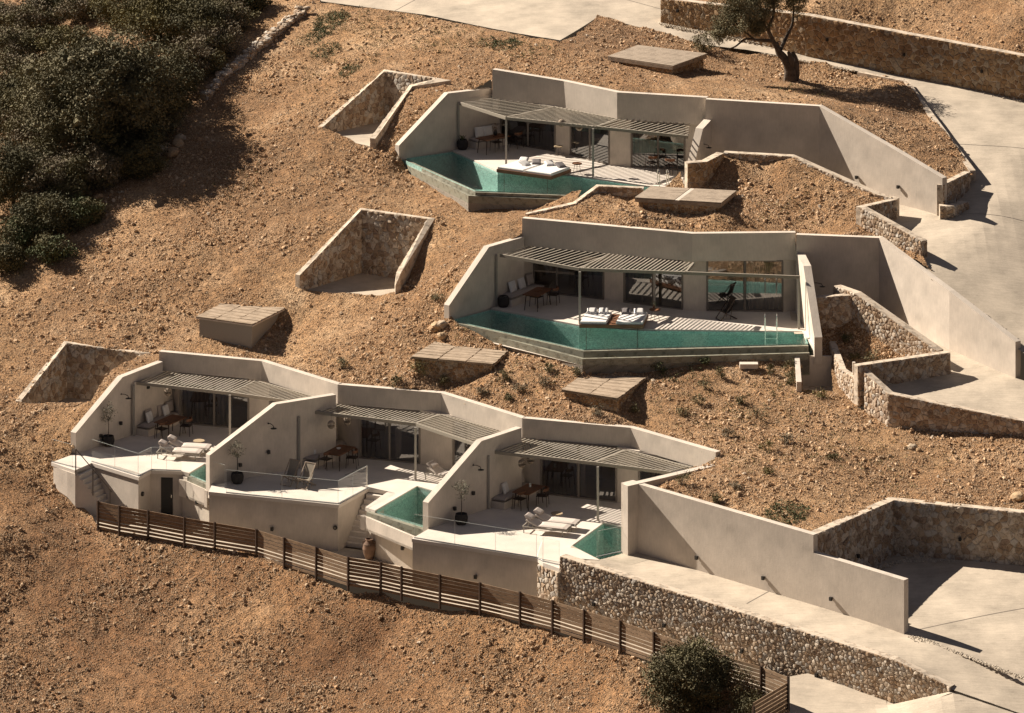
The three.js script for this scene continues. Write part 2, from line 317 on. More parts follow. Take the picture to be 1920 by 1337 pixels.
const GP = [
  // below the fence
  ...fenceFoot.filter((_, i) => i % 3 === 0).map((v) => flat(v, -2.12)), P(0, 1337, -6.5), P(500, 1337, -5.8), P(1000, 1337, -4.5), P(1250, 1337, -3.5), P(0, 1150, -4.2), P(300, 1180, -4.3), P(700, 1230, -4.2), P(1000, 1260, -3.5), P(-200, 1337, -6.3),
  P(90, 885, -0.7), P(125, 915, -1.1), P(165, 965, -1.9), P(60, 960, -1.6), P(0, 1000, -1.9),
  P(128, 818, 0.7), P(222, 703, 2.75), P(296, 668, 2.9), P(298, 654, 3.12), P(38, 754, 1.35), P(165, 777, 1.5), P(60, 810, 0.6), P(125, 641, 3.1), P(267, 660, 3.0), P(0, 700, 2.0), P(0, 600, 3.4), P(0, 500, 4.7), P(0, 300, 7.2), P(0, 0, 11), P(-200, 300, 7), P(-200, 800, 0.8), P(-200, 0, 10.6),
  ...[[490, 673], [633, 716], [827, 732], [979, 779], [1182, 797], [1342, 843]].map(([x, y]) => P(x, y, 3.18)), P(740, 726, 3.25), P(690, 722, 3.2), P(560, 695, 3.2), P(900, 754, 3.2),
  P(472, 641, 3.62), P(540, 615, 3.9), P(1300, 880, 2.9), P(1240, 915, 2.85), P(1525, 1000, 2.45), P(1676, 934, 2.32), P(1920, 957, 2.35), P(2060, 970, 2.3), P(1500, 870, 3.05),
  P(769, 684, 4.2), P(926, 697, 4.26), P(1052, 745, 3.88), P(1159, 764, 3.78), P(818, 645, 4.45), P(1100, 704, 4.2), P(1208, 712, 4.1), P(1195, 391, 9.62), P(1350, 400, 9.6), P(380, 632, 3.68), P(965, 662, 4.42), P(1092, 686, 4.6), P(1300, 684, 4.6), P(1500, 676, 4.6), P(1500, 735, 4.1), P(1606, 746, 3.95), P(1666, 809, 3.35), P(1741, 826, 3.25), P(1913, 803, 3.75), P(2060, 830, 3.5), P(1400, 780, 3.6), P(1580, 700, 4.3),
  P(1600, 650, 5.0), P(1690, 668, 4.85), P(1560, 632, 5.2),
  P(828, 580, 5.6), P(905, 463, 8.0), P(975, 442, 8.2), P(562, 518, 5.75), P(740, 536, 5.7), P(650, 540, 5.5), P(650, 552, 5.3), P(678, 391, 8.15), P(804, 408, 8.25),
  P(985, 404, 8.85), P(1298, 433, 8.85), P(1492, 431, 8.85), P(1648, 441, 8.85), P(1610, 432, 9.25), P(1716, 493, 8.45), P(1240, 380, 9.25), P(1180, 385, 9.2), P(1290, 364, 9.45), P(1250, 374, 9.3), P(1340, 372, 9.6), P(1420, 320, 10.55), P(1362, 354, 9.9), P(1440, 350, 10.0),
  PD(1356, 293, 230.2), PD(1483, 301, 229.2), PD(1640, 372, 226.2), PD(1123, 357, 228.4), PD(1200, 360, 228.3), PD(1075, 390, 227.4), P(1500, 400, 9.3),
  P(763, 330, 8.75), P(878, 389, 8.6), P(1000, 398, 8.6), P(820, 362, 8.65), P(742, 277, 10.0), P(832, 172, 12.2), P(915, 162, 12.4), P(604, 240, 10.35), P(694, 260, 10.15), P(721, 131, 12.45), P(821, 145, 12.45),
  P(930, 126, 13.0), P(1057, 147, 12.95), P(1157, 168, 12.95), P(1325, 178, 12.95), P(1536, 194, 12.95), P(1769, 331, 10.6), P(1818, 322, 10.55), P(1741, 219, 11.85), P(1696, 154, 12.5), P(1607, 137, 12.5), P(1493, 114, 12.75), P(1400, 98, 12.95), P(1320, 86, 13.22), P(1240, 68, 13.52), P(1180, 52, 13.68), P(1120, 38, 13.85), P(1050, 79, 13.75), P(800, 34, 13.65), P(600, 6, 13.6), P(480, 0, 13.3), P(750, 100, 12.85),
  P(300, 500, 5.5), P(300, 300, 8.5), P(300, 100, 11.7), P(450, 400, 7.3), P(500, 200, 10.4),
  P(1239, -8, 14.9), P(1510, 24, 15.0), P(1920, 101, 14.1), P(2060, 125, 13.7), P(1920, 20, 15.75), P(1600, -40, 16.4), P(1240, -90, 16.6), P(2060, 20, 15.6), P(1700, -150, 18), P(560, -120, 15.5), P(0, -150, 13),
];
const base_h = rbf(GP);
const lump = (x, z) => 0.16 * (fbm(x * 0.8 + 100, z * 0.8 + 100, 4096, 3, 201) - 0.5) + 0.13 * (fbm(x * 2.7 + 300, z * 2.7 + 300, 8192, 3, 207) - 0.5);
const ground = (x, z) => base_h(x, z) + lump(x, z);

// the cuts in the hillside
const b2 = (pts, k = 0.16) => pts.map((v) => back(v, k));
const outW = (w, px, k = 0.15) => { const a = onLine(w[0], w[1], px); const o = offsetLine([a, w[1].clone().add(w[1].clone().sub(w[0]))], k, 1)[0]; return o; };
const pitDefs = {
  A: { foot0: P(604, 239, 10.35), c0: P(721, 133, 12.45), c1: P(821, 147, 12.6), k: P(768, 159, 12.15), foot1: P(694, 259, 10.35), floor: 9.95 },
  B: { foot0: P(562, 516, 5.95), c0: P(678, 393, 8.2), c1: P(802, 410, 8.25), k: P(743, 511, 6.55), foot1: P(740, 533, 6.0), floor: 5.15 },
  C: { foot0: P(38, 753, 1.4), c0: P(125, 643, 3.12), c1: P(265, 662, 3.02), k: P(215, 715, 2.1), foot1: P(170, 757, 1.75), floor: 0.55 },
};
const holes = [
  [...fenceFoot.map((v) => V(v.x, v.y, v.z - 0.1)), P(1482, 1345, -2.3), P(1420, 1480, -3.2), P(2150, 1570, -3.5), P(2150, 985, 2.4), ...b2([...SW2].reverse()), back(AL[0], 0.3), back(W4[1], 0.3), ...b2([...LP1, ...LP2.slice(1), ...LP3.slice(1)].reverse()), outW(W1, 303), outW(W1, 200), outW(W1, 140), P(112, 866, 0), P(118, 880, -0.5), P(140, 925, -1.2), P(172, 968, -1.9)],
  [P(846, 606, 5.1), P(860, 614, 5.05), P(1092, 669, 5.05), P(1517, 658, 5.05), P(1531, 660, 4.9), V(SW6[0].x, 0, SW6[0].z - 0.15), V(SW6[1].x, 0, SW6[1].z - 0.15), ...b2(SW5.slice(1)), back(SW4[1]), back(SW4[0]), ...b2(SW3), P(2150, 830, 4), P(2150, 700, 5), P(1732, 502, 8.2), back(AM[1], 0.2), ...b2([...MP].reverse()), outW(WM, 983), outW(WM, 900), outW(WM, 842)],
  [P(752, 302, 9.4), P(757, 307, 9.3), P(878, 365, 9.25), P(1090, 372, 9.25), back(SW11[1], 0.1), ...b2(SW11.slice(2), 0.1), P(1275, 352, 9.5), ...b2(SW9, 0.1), ...b2(SW8, 0.1), back(SW8B[0], 0.1), back(SW8C[1], 0.1), P(1739, 502, 8.2), P(2150, 700, 6), P(2150, 330, 10.5), P(1830, 328, 10.4), P(1812, 336, 10.4), back(AU[3], 0.3), back(AU[1], 0.2), ...b2([...UP].reverse()), outW(WU, 925), outW(WU, 840), outW(WU, 747)],
  [P(2150, 330, 10.5), P(1830, 330, 10.4), P(1818, 321, 10.5), P(1741, 218, 11.85), P(1696, 153, 12.5), P(1607, 136, 12.6), P(1493, 113, 12.85), P(1400, 97, 13.05), P(1320, 85, 13.25), P(1240, 67, 13.45), P(1120, 37, 13.8), P(1050, 78, 13.75), P(800, 33, 13.65), P(600, 5, 13.6), P(556, -140, 15), P(1230, -140, 15.4), ...b2(SW10), P(2150, 150, 13.5)],
  ...Object.values(pitDefs).map((p) => [p.foot0, p.c0, p.c1, p.k, p.foot1]),
  [P(1500, 668, 4.75), P(1506, 722, 4.3), P(1562, 722, 4.3), P(1558, 668, 4.75)],
];
function sheet(x0, x1, z0, z1, cell, keep, height, minCell) {
  const mb = { p: [], u: [], c: [] };
  const rec = (x, z, s) => {
    const k = keep(x, z, s);
    if (k === 0) return;
    if (k === 1 || s <= minCell) {
      if (k !== 1 && keep(x + s / 2, z + s / 2, 0) !== 1) return;
      const q = [[x, z], [x, z + s], [x + s, z + s], [x + s, z]], h = q.map(([a, b]) => height(a, b));
      for (const i of [0, 1, 2, 0, 2, 3]) { mb.p.push(q[i][0], h[i], q[i][1]); mb.u.push(q[i][0], q[i][1]); }
      return;
    }
    const t = s / 2; rec(x, z, t); rec(x + t, z, t); rec(x, z + t, t); rec(x + t, z + t, t);
  };
  for (let x = x0; x < x1; x += cell) for (let z = z0; z < z1; z += cell) rec(x, z, cell);
  return mb;
}
function polyTest(include, exclude) {   // 1 inside, 0 outside, 2 on an edge
  const edges = []; for (const p of [...include, ...exclude]) for (let i = 0; i < p.length; i++) edges.push([p[i], p[(i + 1) % p.length]]);
  const bucket = new Map(), B = 2, key = (i, j) => i * 100003 + j;
  edges.forEach(([a, b]) => { for (let i = Math.floor((Math.min(a.x, b.x) - 0.1) / B); i <= Math.floor((Math.max(a.x, b.x) + 0.1) / B); i++) for (let j = Math.floor((Math.min(a.z, b.z) - 0.1) / B); j <= Math.floor((Math.max(a.z, b.z) + 0.1) / B); j++) { const k = key(i, j); if (!bucket.has(k)) bucket.set(k, []); bucket.get(k).push([a, b]); } });
  const inside = (x, z) => (!include.length || include.some((p) => inPoly(x, z, p))) && !exclude.some((p) => inPoly(x, z, p));
  const cross = (a, b, x, z, s) => {   // segment against square
    let t0 = 0, t1 = 1; const dx = b.x - a.x, dz = b.z - a.z;
    for (const [p, q] of [[-dx, a.x - x], [dx, x + s - a.x], [-dz, a.z - z], [dz, z + s - a.z]]) { if (p === 0) { if (q < 0) return false; } else { const r = q / p; if (p < 0) { if (r > t1) return false; if (r > t0) t0 = r; } else { if (r < t0) return false; if (r < t1) t1 = r; } } }
    return true;
  };
  return (x, z, s) => {
    if (s > 0) for (let i = Math.floor(x / B); i <= Math.floor((x + s) / B); i++) for (let j = Math.floor(z / B); j <= Math.floor((z + s) / B); j++) for (const [a, b] of bucket.get(key(i, j)) ?? []) if (cross(a, b, x, z, s)) return 2;
    return inside(x + s / 2, z + s / 2) ? 1 : 0;
  };
}
// the freshly dug, redder soil below the fence and past its end
const dugSoil = [...fenceFoot, V(40, 0, 40), V(-60, 0, 40), V(-60, 0, -8), P(60, 890, -0.7), P(110, 905, -0.9)];
const groundTest = polyTest([], holes);
const onGround = (x, z) => groundTest(x, z, 0) === 1;
{
  const X0 = -40, X1 = 40, Z0 = -75, Z1 = 25, n = 0.5;   // cached survey grid, then bilinear
  const NX = Math.round((X1 - X0) / n) + 1, NZ = Math.round((Z1 - Z0) / n) + 1, gr = new Float32Array(NX * NZ);
  for (let i = 0; i < NX; i++) for (let j = 0; j < NZ; j++) gr[i * NZ + j] = base_h(X0 + i * n, Z0 + j * n);
  var soilG = (x, z) => { const u = Math.min(NX - 1.001, Math.max(0, (x - X0) / n)), v = Math.min(NZ - 1.001, Math.max(0, (z - Z0) / n)), i = Math.floor(u), j = Math.floor(v), a = u - i, b = v - j, o = i * NZ + j; return gr[o] * (1 - a) * (1 - b) + gr[o + NZ] * a * (1 - b) + gr[o + 1] * (1 - a) * b + gr[o + NZ + 1] * a * b; };
  var soilH = (x, z) => soilG(x, z) + lump(x, z);
  const s = sheet(X0, X1, Z0, Z1, 0.25, groundTest, soilH, 0.04);
  const c = new Float32Array(s.p.length);
  for (let i = 0; i < s.p.length; i += 3) {   // broad changes of soil: rust red, straw dust, pale chalky spills
    const x = s.p[i], z = s.p[i + 2], a = fbm(x * 0.16 + 50, z * 0.16 + 50, 999, 4, 301), d = fbm(x * 0.5 + 90, z * 0.5 + 90, 999, 4, 311);
    const k = 0.80 + 0.62 * (a - 0.5) + 0.5 * (d - 0.5), w = Math.max(0, Math.min(1, (d - 0.52) * 4));
    const low = inPoly(x, z, dugSoil), k2 = k * (low ? 0.8 : 1), rd = low ? 0.9 : 1; c[i] = k2 * (1.0 + 0.12 * w); c[i + 1] = k2 * rd * (0.95 + 0.24 * w + 0.18 * (a - 0.5)); c[i + 2] = k2 * rd * rd * (0.9 + 0.42 * w + 0.3 * (a - 0.5)); continue; c[i + 1] = k * (0.95 + 0.24 * w + 0.18 * (a - 0.5)); c[i + 2] = k * (0.9 + 0.42 * w + 0.3 * (a - 0.5));
  }
  const g = new THREE.BufferGeometry(); g.setAttribute('position', new THREE.Float32BufferAttribute(s.p, 3)); g.setAttribute('uv', new THREE.Float32BufferAttribute(s.u, 2)); g.setAttribute('color', new THREE.BufferAttribute(c, 3));
  const eps = 0.06, nn = new Float32Array(s.p.length);
  for (let i = 0; i < s.p.length; i += 3) { const x = s.p[i], z = s.p[i + 2], hx = soilH(x + eps, z) - soilH(x - eps, z), hz = soilH(x, z + eps) - soilH(x, z - eps), l = Math.hypot(hx, 2 * eps, hz); nn[i] = -hx / l; nn[i + 1] = 2 * eps / l; nn[i + 2] = -hz / l; }
  g.setAttribute('normal', new THREE.BufferAttribute(nn, 3));
  const m = new THREE.Mesh(g, M.soil); m.name = 'hillside'; m.castShadow = m.receiveShadow = true; scene.add(m); struct(m, 'bare rust brown stony hillside around the villas', 'hillside');
}
function paved(name, label, category, poly, ctrl, material) {
  const h = rbf(ctrl), xs = poly.map((v) => v.x), zs = poly.map((v) => v.z);
  const s = sheet(Math.floor(Math.min(...xs)), Math.max(...xs), Math.floor(Math.min(...zs)), Math.max(...zs), 0.5, polyTest([poly], []), h, 0.06);
  const g = new THREE.BufferGeometry(); g.setAttribute('position', new THREE.Float32BufferAttribute(s.p, 3)); g.setAttribute('uv', new THREE.Float32BufferAttribute(s.u, 2)); g.computeVertexNormals();
  const m = new THREE.Mesh(g, material); m.name = name; m.receiveShadow = m.castShadow = true; scene.add(m); struct(m, label, category); return h;
}
const f9 = (v, h) => V(v.x, h, v.z);
const roadUpH = paved('upper_road', 'pale concrete road curving round the upper villa', 'road',
  [P(556, -140, 15), P(597, 3, 13.6), P(800, 31, 13.65), P(1050, 76, 13.75), P(1120, 35, 13.8), P(1240, 65, 13.5), P(1320, 83, 13.3), P(1400, 95, 13.1), P(1493, 111, 12.9), P(1607, 134, 12.65), P(1699, 150, 12.5), P(1745, 216, 11.85), P(1822, 320, 10.5), P(1800, 350, 10), back(AU[3], 0.1), back(AU[2], 0.1), back(AU[1], 0.1), back(AU[0], 0.1), P(1300, 345, 9.5), ...b2(SW8, 0.15), back(SW8B[0], 0.2), V(SW8C[1].x + 0.15, 0, SW8C[1].z - 0.1), P(1739, 504, 8.2), P(1800, 564, 7.4), P(1917, 651, 6.2), P(2150, 820, 4.3), P(2150, 100, 14), ...b2([...SW10].reverse(), 0.1), P(1239, -140, 15.2)],
  [P(560, -100, 14.8), P(600, 4, 13.62), P(800, 32, 13.7), P(1050, 77, 13.8), P(1120, 36, 13.85), P(1239, 42, 13.75), P(1493, 92, 13.2), P(1320, 82, 13.3), P(1493, 110, 12.92), P(1607, 133, 12.68), P(1700, 141, 12.5), P(1920, 188, 11.9), P(1920, 290, 10.9), P(1830, 332, 10.2), f9(AU[3], 9.28), f9(AU[2], 9.35), P(1746, 215, 11.78), P(1700, 149, 12.45), P(1822, 319, 10.4), P(1785, 265, 11.15), f9(AU[1], 9.45), f9(AU[0], 9.5), P(1300, 345, 9.5), P(1862, 378, 9.75), P(1850, 430, 9.15), P(1739, 503, 8.2), P(1800, 563, 7.3), P(1917, 649, 6.1), P(1920, 450, 8.75), P(2100, 500, 7.4), P(2100, 250, 11.2)], M.road);
paved('middle_ramp', 'concrete ramp leading down from the middle villa', 'ramp',
  [V(MP[2].x - 0.3, 0, MP[2].z), ...AM.map((v) => back(v, 0.1)), P(2150, 790, 4.1), P(2150, 845, 3.6), ...b2(SW3, 0.1).reverse(), back(SW4[0], 0.1), back(SW4[1], 0.1), ...b2([...SW5].reverse(), 0.15), V(SW6[0].x, 0, SW6[0].z - 0.1), V(MP[2].x - 0.3, 0, SW6[0].z - 0.1)],
  [f9(AM[0], M0), f9(AM[1], M0), f9(SW6[0], M0), f9(SW5[1], M0), P(1780, 656, 5.1), P(1904, 708, 4.8), P(1757, 668, 5.1), P(1784, 708, 4.65), P(1684, 737, 4.5), P(1917, 791, 4.0), P(2150, 845, 3.5), P(2150, 760, 4.2)], M.road);
const roadLow = [P(1072, 1023, 0), P(1125, 1049, 0), P(1168, 1038, 0), ...[0, 1].map((i) => back(AL[i], 0.1)), V(AL[1].x + 0.2, 0, AL[1].z - 0.4), ...[1, 0].map((i) => V(SW2[0].x + (i ? 0.6 : 0), 0, SW2[0].z - (i ? 0.2 : 0.3))), back(SW2[1], 0.1), back(SW2[2], 0.1), back(SW2[3], 0.1), P(2150, 1045, 0.2), P(2150, 1430, -2.6), P(1930, 1347, -1.75), SW1W, V(SW1[1].x, 0, SW1[1].z - 0.1), V(SW1[0].x, 0, SW1[0].z - 0.1)];
const roadLowH = paved('lower_path', 'pale concrete path and yard below the tall cream wall', 'path', roadLow,
  [P(1072, 1023, 0), P(1125, 1049, 0.0), P(1168, 1038, 0), f9(AL[1], -0.5), P(1676, 1240, -0.48), f9(SW1W, SW1W.y - 0.05), P(1930, 1345, -1.7), P(1920, 1200, -0.5), P(1800, 1100, 0), f9(SW2[1], 0.05), f9(SW2[2], 0.15), P(2150, 1045, 0.2), P(2150, 1430, -2.4), P(1400, 1110, -0.2)], M.road);
paved('lower_road', 'concrete road at the foot of the long rubble wall', 'road',
  [P(1380, 1300, -2.3), V(SW1[1].x - 3, 0, SW1[1].z - 2.6), V(SW1[1].x, 0, SW1[1].z - 0.1), back(SW1W, 0.02), P(1930, 1347, -1.75), P(2150, 1432, -2.6), P(2150, 1570, -3.5), P(1424, 1479, -3.1), P(1472, 1338, -2.3)],
  [P(1480, 1320, -2.12), P(1676, 1324, -2.3), f9(SW1W, SW1W.y - 0.06), P(1930, 1347, -1.74), P(2150, 1432, -2.5), P(2150, 1570, -3.3), P(1424, 1479, -3.0)], M.road);
{
  const mb = new MB(); mb.cap([...fenceFoot.map((v) => flat(v, -2.05)), f9(lerp(SW1[0], SW1[1], 0.6), -2.05), f9(SW1[0], -2.05), P(1000, 1000, -2.05), P(700, 930, -2.05), P(300, 860, -2.05), P(150, 915, -2.05)].map((v) => V(v.x, -2.05, v.z)));
  struct(mb.build('walkway', M.road, scene), 'narrow walkway between the slatted fence and the terrace walls', 'walkway');
}
// gravel strips along kerbs and walls are scattered in the last section

// ---------------------------------------------------------------- walls
// a wall along plan points; each point: x, z, b (bottom), t (top). side +1 or -1 says to which side the thickness goes
function wallMB(mb, pts, th, side) {
  const o = offsetLine(pts, th, side), n = pts.length;
  const q = (v, y) => V(v.x, y, v.z);
  for (let i = 0; i < n - 1; i++) {
    const a = pts[i], b = pts[i + 1], c = o[i + 1], d = o[i];
    mb.quad(q(a, a.b), q(b, b.b), q(b, b.t), q(a, a.t));
    mb.quad(q(c, b.b), q(d, a.b), q(d, a.t), q(c, b.t));
    mb.quad(q(a, a.t), q(b, b.t), q(c, b.t), q(d, a.t));
    mb.quad(q(a, a.b), q(d, a.b), q(c, b.b), q(b, b.b));
  }
  for (const i of [0, n - 1]) mb.quad(q(pts[i], pts[i].b), q(o[i], pts[i].b), q(o[i], pts[i].t), q(pts[i], pts[i].t));
  return mb;
}
const wp = (v, b, t) => ({ x: v.x, y: 0, z: v.z, b, t });
const bt = (pts, b) => pts.map((v) => wp(v, b, v.y));   // tops from the points' own heights
const profile = (w, b, list) => list.map(([px, py]) => { const v = onLine(w[0], w[1], px); return wp(v, b, hAt(v, py)); });

// rubble masonry: every stone is a Voronoi cell of its wall face, bevelled and set proud of the mortar
function clipHalf(poly, nx, ny, c) {   // keep nx*x+ny*y <= c
  const out = [];
  for (let i = 0; i < poly.length; i++) {
    const a = poly[i], b = poly[(i + 1) % poly.length], da = nx * a[0] + ny * a[1] - c, db = nx * b[0] + ny * b[1] - c;
    if (da <= 0) out.push(a);
    if ((da < 0 && db > 0) || (da > 0 && db < 0)) { const t = da / (da - db); out.push([a[0] + (b[0] - a[0]) * t, a[1] + (b[1] - a[1]) * t]); }
  }
  return out;
}
function stonesOn(a, b, size, outwards) {   // a, b: {x,z,b,t}; returns a list of MB, largest first
  const L = Math.hypot(b.x - a.x, b.z - a.z), tx = (b.x - a.x) / L, tz = (b.z - a.z) / L, nx = -tz * outwards, nz = tx * outwards;
  const y0 = Math.min(a.b, b.b), y1 = Math.max(a.t, b.t), face = [[0, a.b], [L, b.b], [L, b.t], [0, a.t]], sites = [];
  let row = 0;
  for (let y = y0 - size; y < y1 + size; y += size * 0.8, row++) for (let x = -size; x < L + size; x += size * 1.05) sites.push([x + (row % 2) * size * 0.5 + rr(-0.42, 0.42) * size, y + rr(-0.36, 0.36) * size]);
  const G = size * 1.6, grid = new Map(), gk = (x, y) => Math.floor(x / G) * 7919 + Math.floor(y / G);
  sites.forEach((s) => { const k = gk(s[0], s[1]); if (!grid.has(k)) grid.set(k, []); grid.get(k).push(s); });
  const out = [];
  for (const s of sites) {
    let p = face;
    for (let i = -1; i <= 1 && p.length; i++) for (let j = -1; j <= 1 && p.length; j++) for (const o of grid.get(gk(s[0] + i * G, s[1] + j * G)) ?? []) {
      if (o === s) continue; const dx = o[0] - s[0], dy = o[1] - s[1]; p = clipHalf(p, dx, dy, (o[0] * o[0] + o[1] * o[1] - s[0] * s[0] - s[1] * s[1]) / 2); if (!p.length) break;
    }
    if (p.length < 3) continue;
    let ar = 0, cx = 0, cy = 0; for (let i = 0; i < p.length; i++) { const q = p[i], r = p[(i + 1) % p.length]; ar += q[0] * r[1] - r[0] * q[1]; cx += q[0]; cy += q[1]; }
    ar = Math.abs(ar) / 2; cx /= p.length; cy /= p.length;
    if (ar < size * size * 0.12) continue;
    // drop needless short edges
    p = p.filter((q, i) => { const r = p[(i + 1) % p.length]; return Math.hypot(q[0] - r[0], q[1] - r[1]) > size * 0.13; });
    if (p.length < 3) continue;
    const rad = Math.sqrt(ar), joint = 1 - Math.min(0.2, 0.015 / rad), d0 = rr(0.008, 0.018), d1 = d0 + rr(0.006, 0.03), tiltx = rr(-0.14, 0.14), tilty = rr(-0.14, 0.1);
    const ring = (k, d, til) => p.map(([x, y]) => { const ux = cx + (x - cx) * k, uy = cy + (y - cy) * k, dd = d + til * ((x - cx) * tiltx + (y - cy) * tilty); return V(a.x + tx * ux + nx * dd, uy, a.z + tz * ux + nz * dd); });
    const r0 = ring(joint, -0.01, 0), r1 = ring(joint * 0.97, d0, 1), r2 = ring(joint * rr(0.7, 0.88), d1, 1.2), m = new MB();
    for (let i = 0; i < p.length; i++) { const j = (i + 1) % p.length; m.quad(r0[i], r0[j], r1[j], r1[i]); m.quad(r1[i], r1[j], r2[j], r2[i]); }
    const c = V(0, 0, 0); r2.forEach((v) => c.add(v)); c.multiplyScalar(1 / r2.length); c.x += nx * 0.008; c.z += nz * 0.008;
    for (let i = 0; i < p.length; i++) m.tri(r2[i], r2[(i + 1) % p.length], c);
    out.push({ m, ar });
  }
  return out;
}
function layStones(group, list, mats, max = 300) {
  list.sort((p, q) => q.ar - p.ar);
  const rest = mats.map(() => new MB());
  list.forEach((s, i) => {
    const k = Math.floor(rnd() * mats.length);
    if (i < max) s.m.build('stone', mats[k], group); else { for (const v of s.m.p) rest[k].p.push(v); for (const v of s.m.u) rest[k].u.push(v); }
  });
  rest.forEach((r, i) => { if (r.p.length) r.build('small_stones', mats[i], group).userData.kind = 'stuff'; });
}
function rubbleWall(label, pts, th, side, o = {}) {   // pts {x,z,b,t}; thickness goes behind; stones on the front (opposite of side)
  const g = o.group ?? thing(o.name ?? 'rubble_wall', label, 'stone wall', o.set);
  wallMB(new MB(), pts, th, side).build('core', o.core ?? M.mortar, g);
  let list = [];
  const faces = o.faces ?? pts.slice(1).map((_, i) => i);
  for (const i of faces) list = list.concat(stonesOn(pts[i], pts[i + 1], o.size ?? 0.27, side));
  if (o.ends) for (const e of o.ends) { const q = offsetLine(pts, th, side), i = e ? pts.length - 1 : 0; const A = e ? pts[i] : { ...pts[i], x: q[i].x, z: q[i].z }, B = e ? { ...pts[i], x: q[i].x, z: q[i].z } : pts[i]; list = list.concat(stonesOn(A, B, o.size ?? 0.27, side)); }
  if (o.backToo) { const q = offsetLine(pts, th, side); for (let i = 0; i < pts.length - 1; i++) list = list.concat(stonesOn({ ...pts[i], x: q[i].x, z: q[i].z }, { ...pts[i + 1], x: q[i + 1].x, z: q[i + 1].z }, o.size ?? 0.27, -side)); }
  layStones(g, list, o.mats ?? stoneMats, o.max ?? 300);
  return g;
}

// ---------------------------------------------------------------- building pieces shared by the five villas
function doorAt(g, a, b, y, leaves, head = 2.3, curtain = [], o = {}) {   // glazed sliding door from a to b: frame > panes
  const A = flat(a, y), B = flat(b, y), L = A.distanceTo(B), d = B.clone().sub(A).normalize(), fr = new MB(), w = 0.07;
  const at = (t, h) => A.clone().addScaledVector(d, t).setY(y + h);
  fr.bar(at(0, head - w / 2), at(L, head - w / 2), 0.09, w); fr.bar(at(0, w / 2), at(L, w / 2), 0.09, w);
  for (let i = 0; i <= leaves; i++) { const t = i === 0 ? w / 2 : i === leaves ? L - w / 2 : L * i / leaves; fr.bar(at(t, w), at(t, head - w), w, 0.09); }
  const f = fr.build('sliding_door', M.frame, g);
  for (let i = 0; i < leaves; i++) new MB().quad(at(L * i / leaves + w, w), at(L * (i + 1) / leaves - w, w), at(L * (i + 1) / leaves - w, head - w), at(L * i / leaves + w, head - w)).build('pane', M.glass, f);
  const nx = d.z, nz = -d.x;   // into the room
  for (const [t0, t1, m] of curtain) {
    const c = new MB(), n = Math.max(6, Math.round((t1 - t0) * L / 0.07)); let p = null;
    for (let i = 0; i <= n; i++) { const t = (t0 + (t1 - t0) * i / n) * L, k = 0.28 + 0.055 * Math.sin(i * 2.1) + 0.02 * Math.sin(i * 0.7); const q = at(t, 0.03).add(V(nx * k, 0, nz * k)); if (p) c.quad(p, q, flat(q, y + head - 0.02), flat(p, y + head - 0.02)); p = q; }
    c.build('curtain', m ?? M.curtain, g);
  }
  return f;
}
function roomBox(g, pts, y, head, depth = 3.6) {   // closed room behind the facade line
  const o = pts.map((v) => V(v.x, y, v.z - depth)), n = pts.length, m = new MB();
  m.quad(flat(o[0], y), flat(o[n - 1], y), flat(o[n - 1], y + head), flat(o[0], y + head));
  m.quad(flat(pts[0], y), flat(o[0], y), flat(o[0], y + head), flat(pts[0], y + head));
  m.quad(flat(pts[n - 1], y), flat(o[n - 1], y), flat(o[n - 1], y + head), flat(pts[n - 1], y + head));
  m.build('room', M.room, g);
}
function plasterWall(g, name, pts, th, side, m = M.plaster) { return wallMB(new MB(), pts, th, side).build(name, m, g); }
function basin(g, poly, level, depth, material = M.tile) {
  const m = new MB(), f = poly.map((v) => flat(v, level - depth));
  m.cap(f); for (let i = 0; i < poly.length; i++) { const j = (i + 1) % poly.length; m.quad(f[i], f[j], flat(poly[j], level - 0.02), flat(poly[i], level - 0.02)); }
  return m.build('pool_basin', material, g);
}
function water(poly, y, label) {
  const m = new MB(); m.cap(poly.map((v) => flat(v, y))); struct(m.build('pool_water', M.water, scene), label, 'water');
}
// slatted pergola: beam line B, back line K, fields [polygon, slat direction, pitch]
function clipLine(poly, o, d) {
  const t = []; for (let i = 0; i < poly.length; i++) { const a = poly[i], b = poly[(i + 1) % poly.length], ex = b.x - a.x, ez = b.z - a.z, den = d.x * ez - d.z * ex; if (Math.abs(den) < 1e-9) continue; const s = ((a.x - o.x) * ez - (a.z - o.z) * ex) / den, u = ((a.x - o.x) * d.z - (a.z - o.z) * d.x) / den; if (u >= 0 && u <= 1) t.push(s); }
  if (t.length < 2) return null; return [Math.min(...t), Math.max(...t)];
}
function pergola(label, beams, fields, posts, h) {
  const g = thing('pergola', label, 'pergola');
  for (const [a, b] of beams) new MB().bar(flat(a, h - 0.07), flat(b, h - 0.07), 0.09, 0.14).build('beam', M.slat, g);
  for (const { poly, dir, pitch } of fields) {
    const d = dir.clone().setY(0).normalize(), n = V(-d.z, 0, d.x), s = poly.map((v) => v.x * n.x + v.z * n.z), lo = Math.min(...s), hi = Math.max(...s);
    for (let k = lo + pitch * 0.6; k < hi - 0.04; k += pitch) {
      const o = V(n.x * k, 0, n.z * k), c = clipLine(poly, o, d); if (!c || c[1] - c[0] < 0.12) continue;
      const a = o.clone().addScaledVector(d, c[0]), b = o.clone().addScaledVector(d, c[1]);
      new MB().bar(flat(a, h - 0.02), flat(b, h - 0.02), 0.068, 0.022).build('slat', M.slat, g);
    }
  }
  for (const [v, y0] of posts) new MB().bar(V(v.x, y0, v.z), V(v.x, h - 0.1, v.z), 0.1, 0.1).build('post', M.grey, g);
  return g;
}
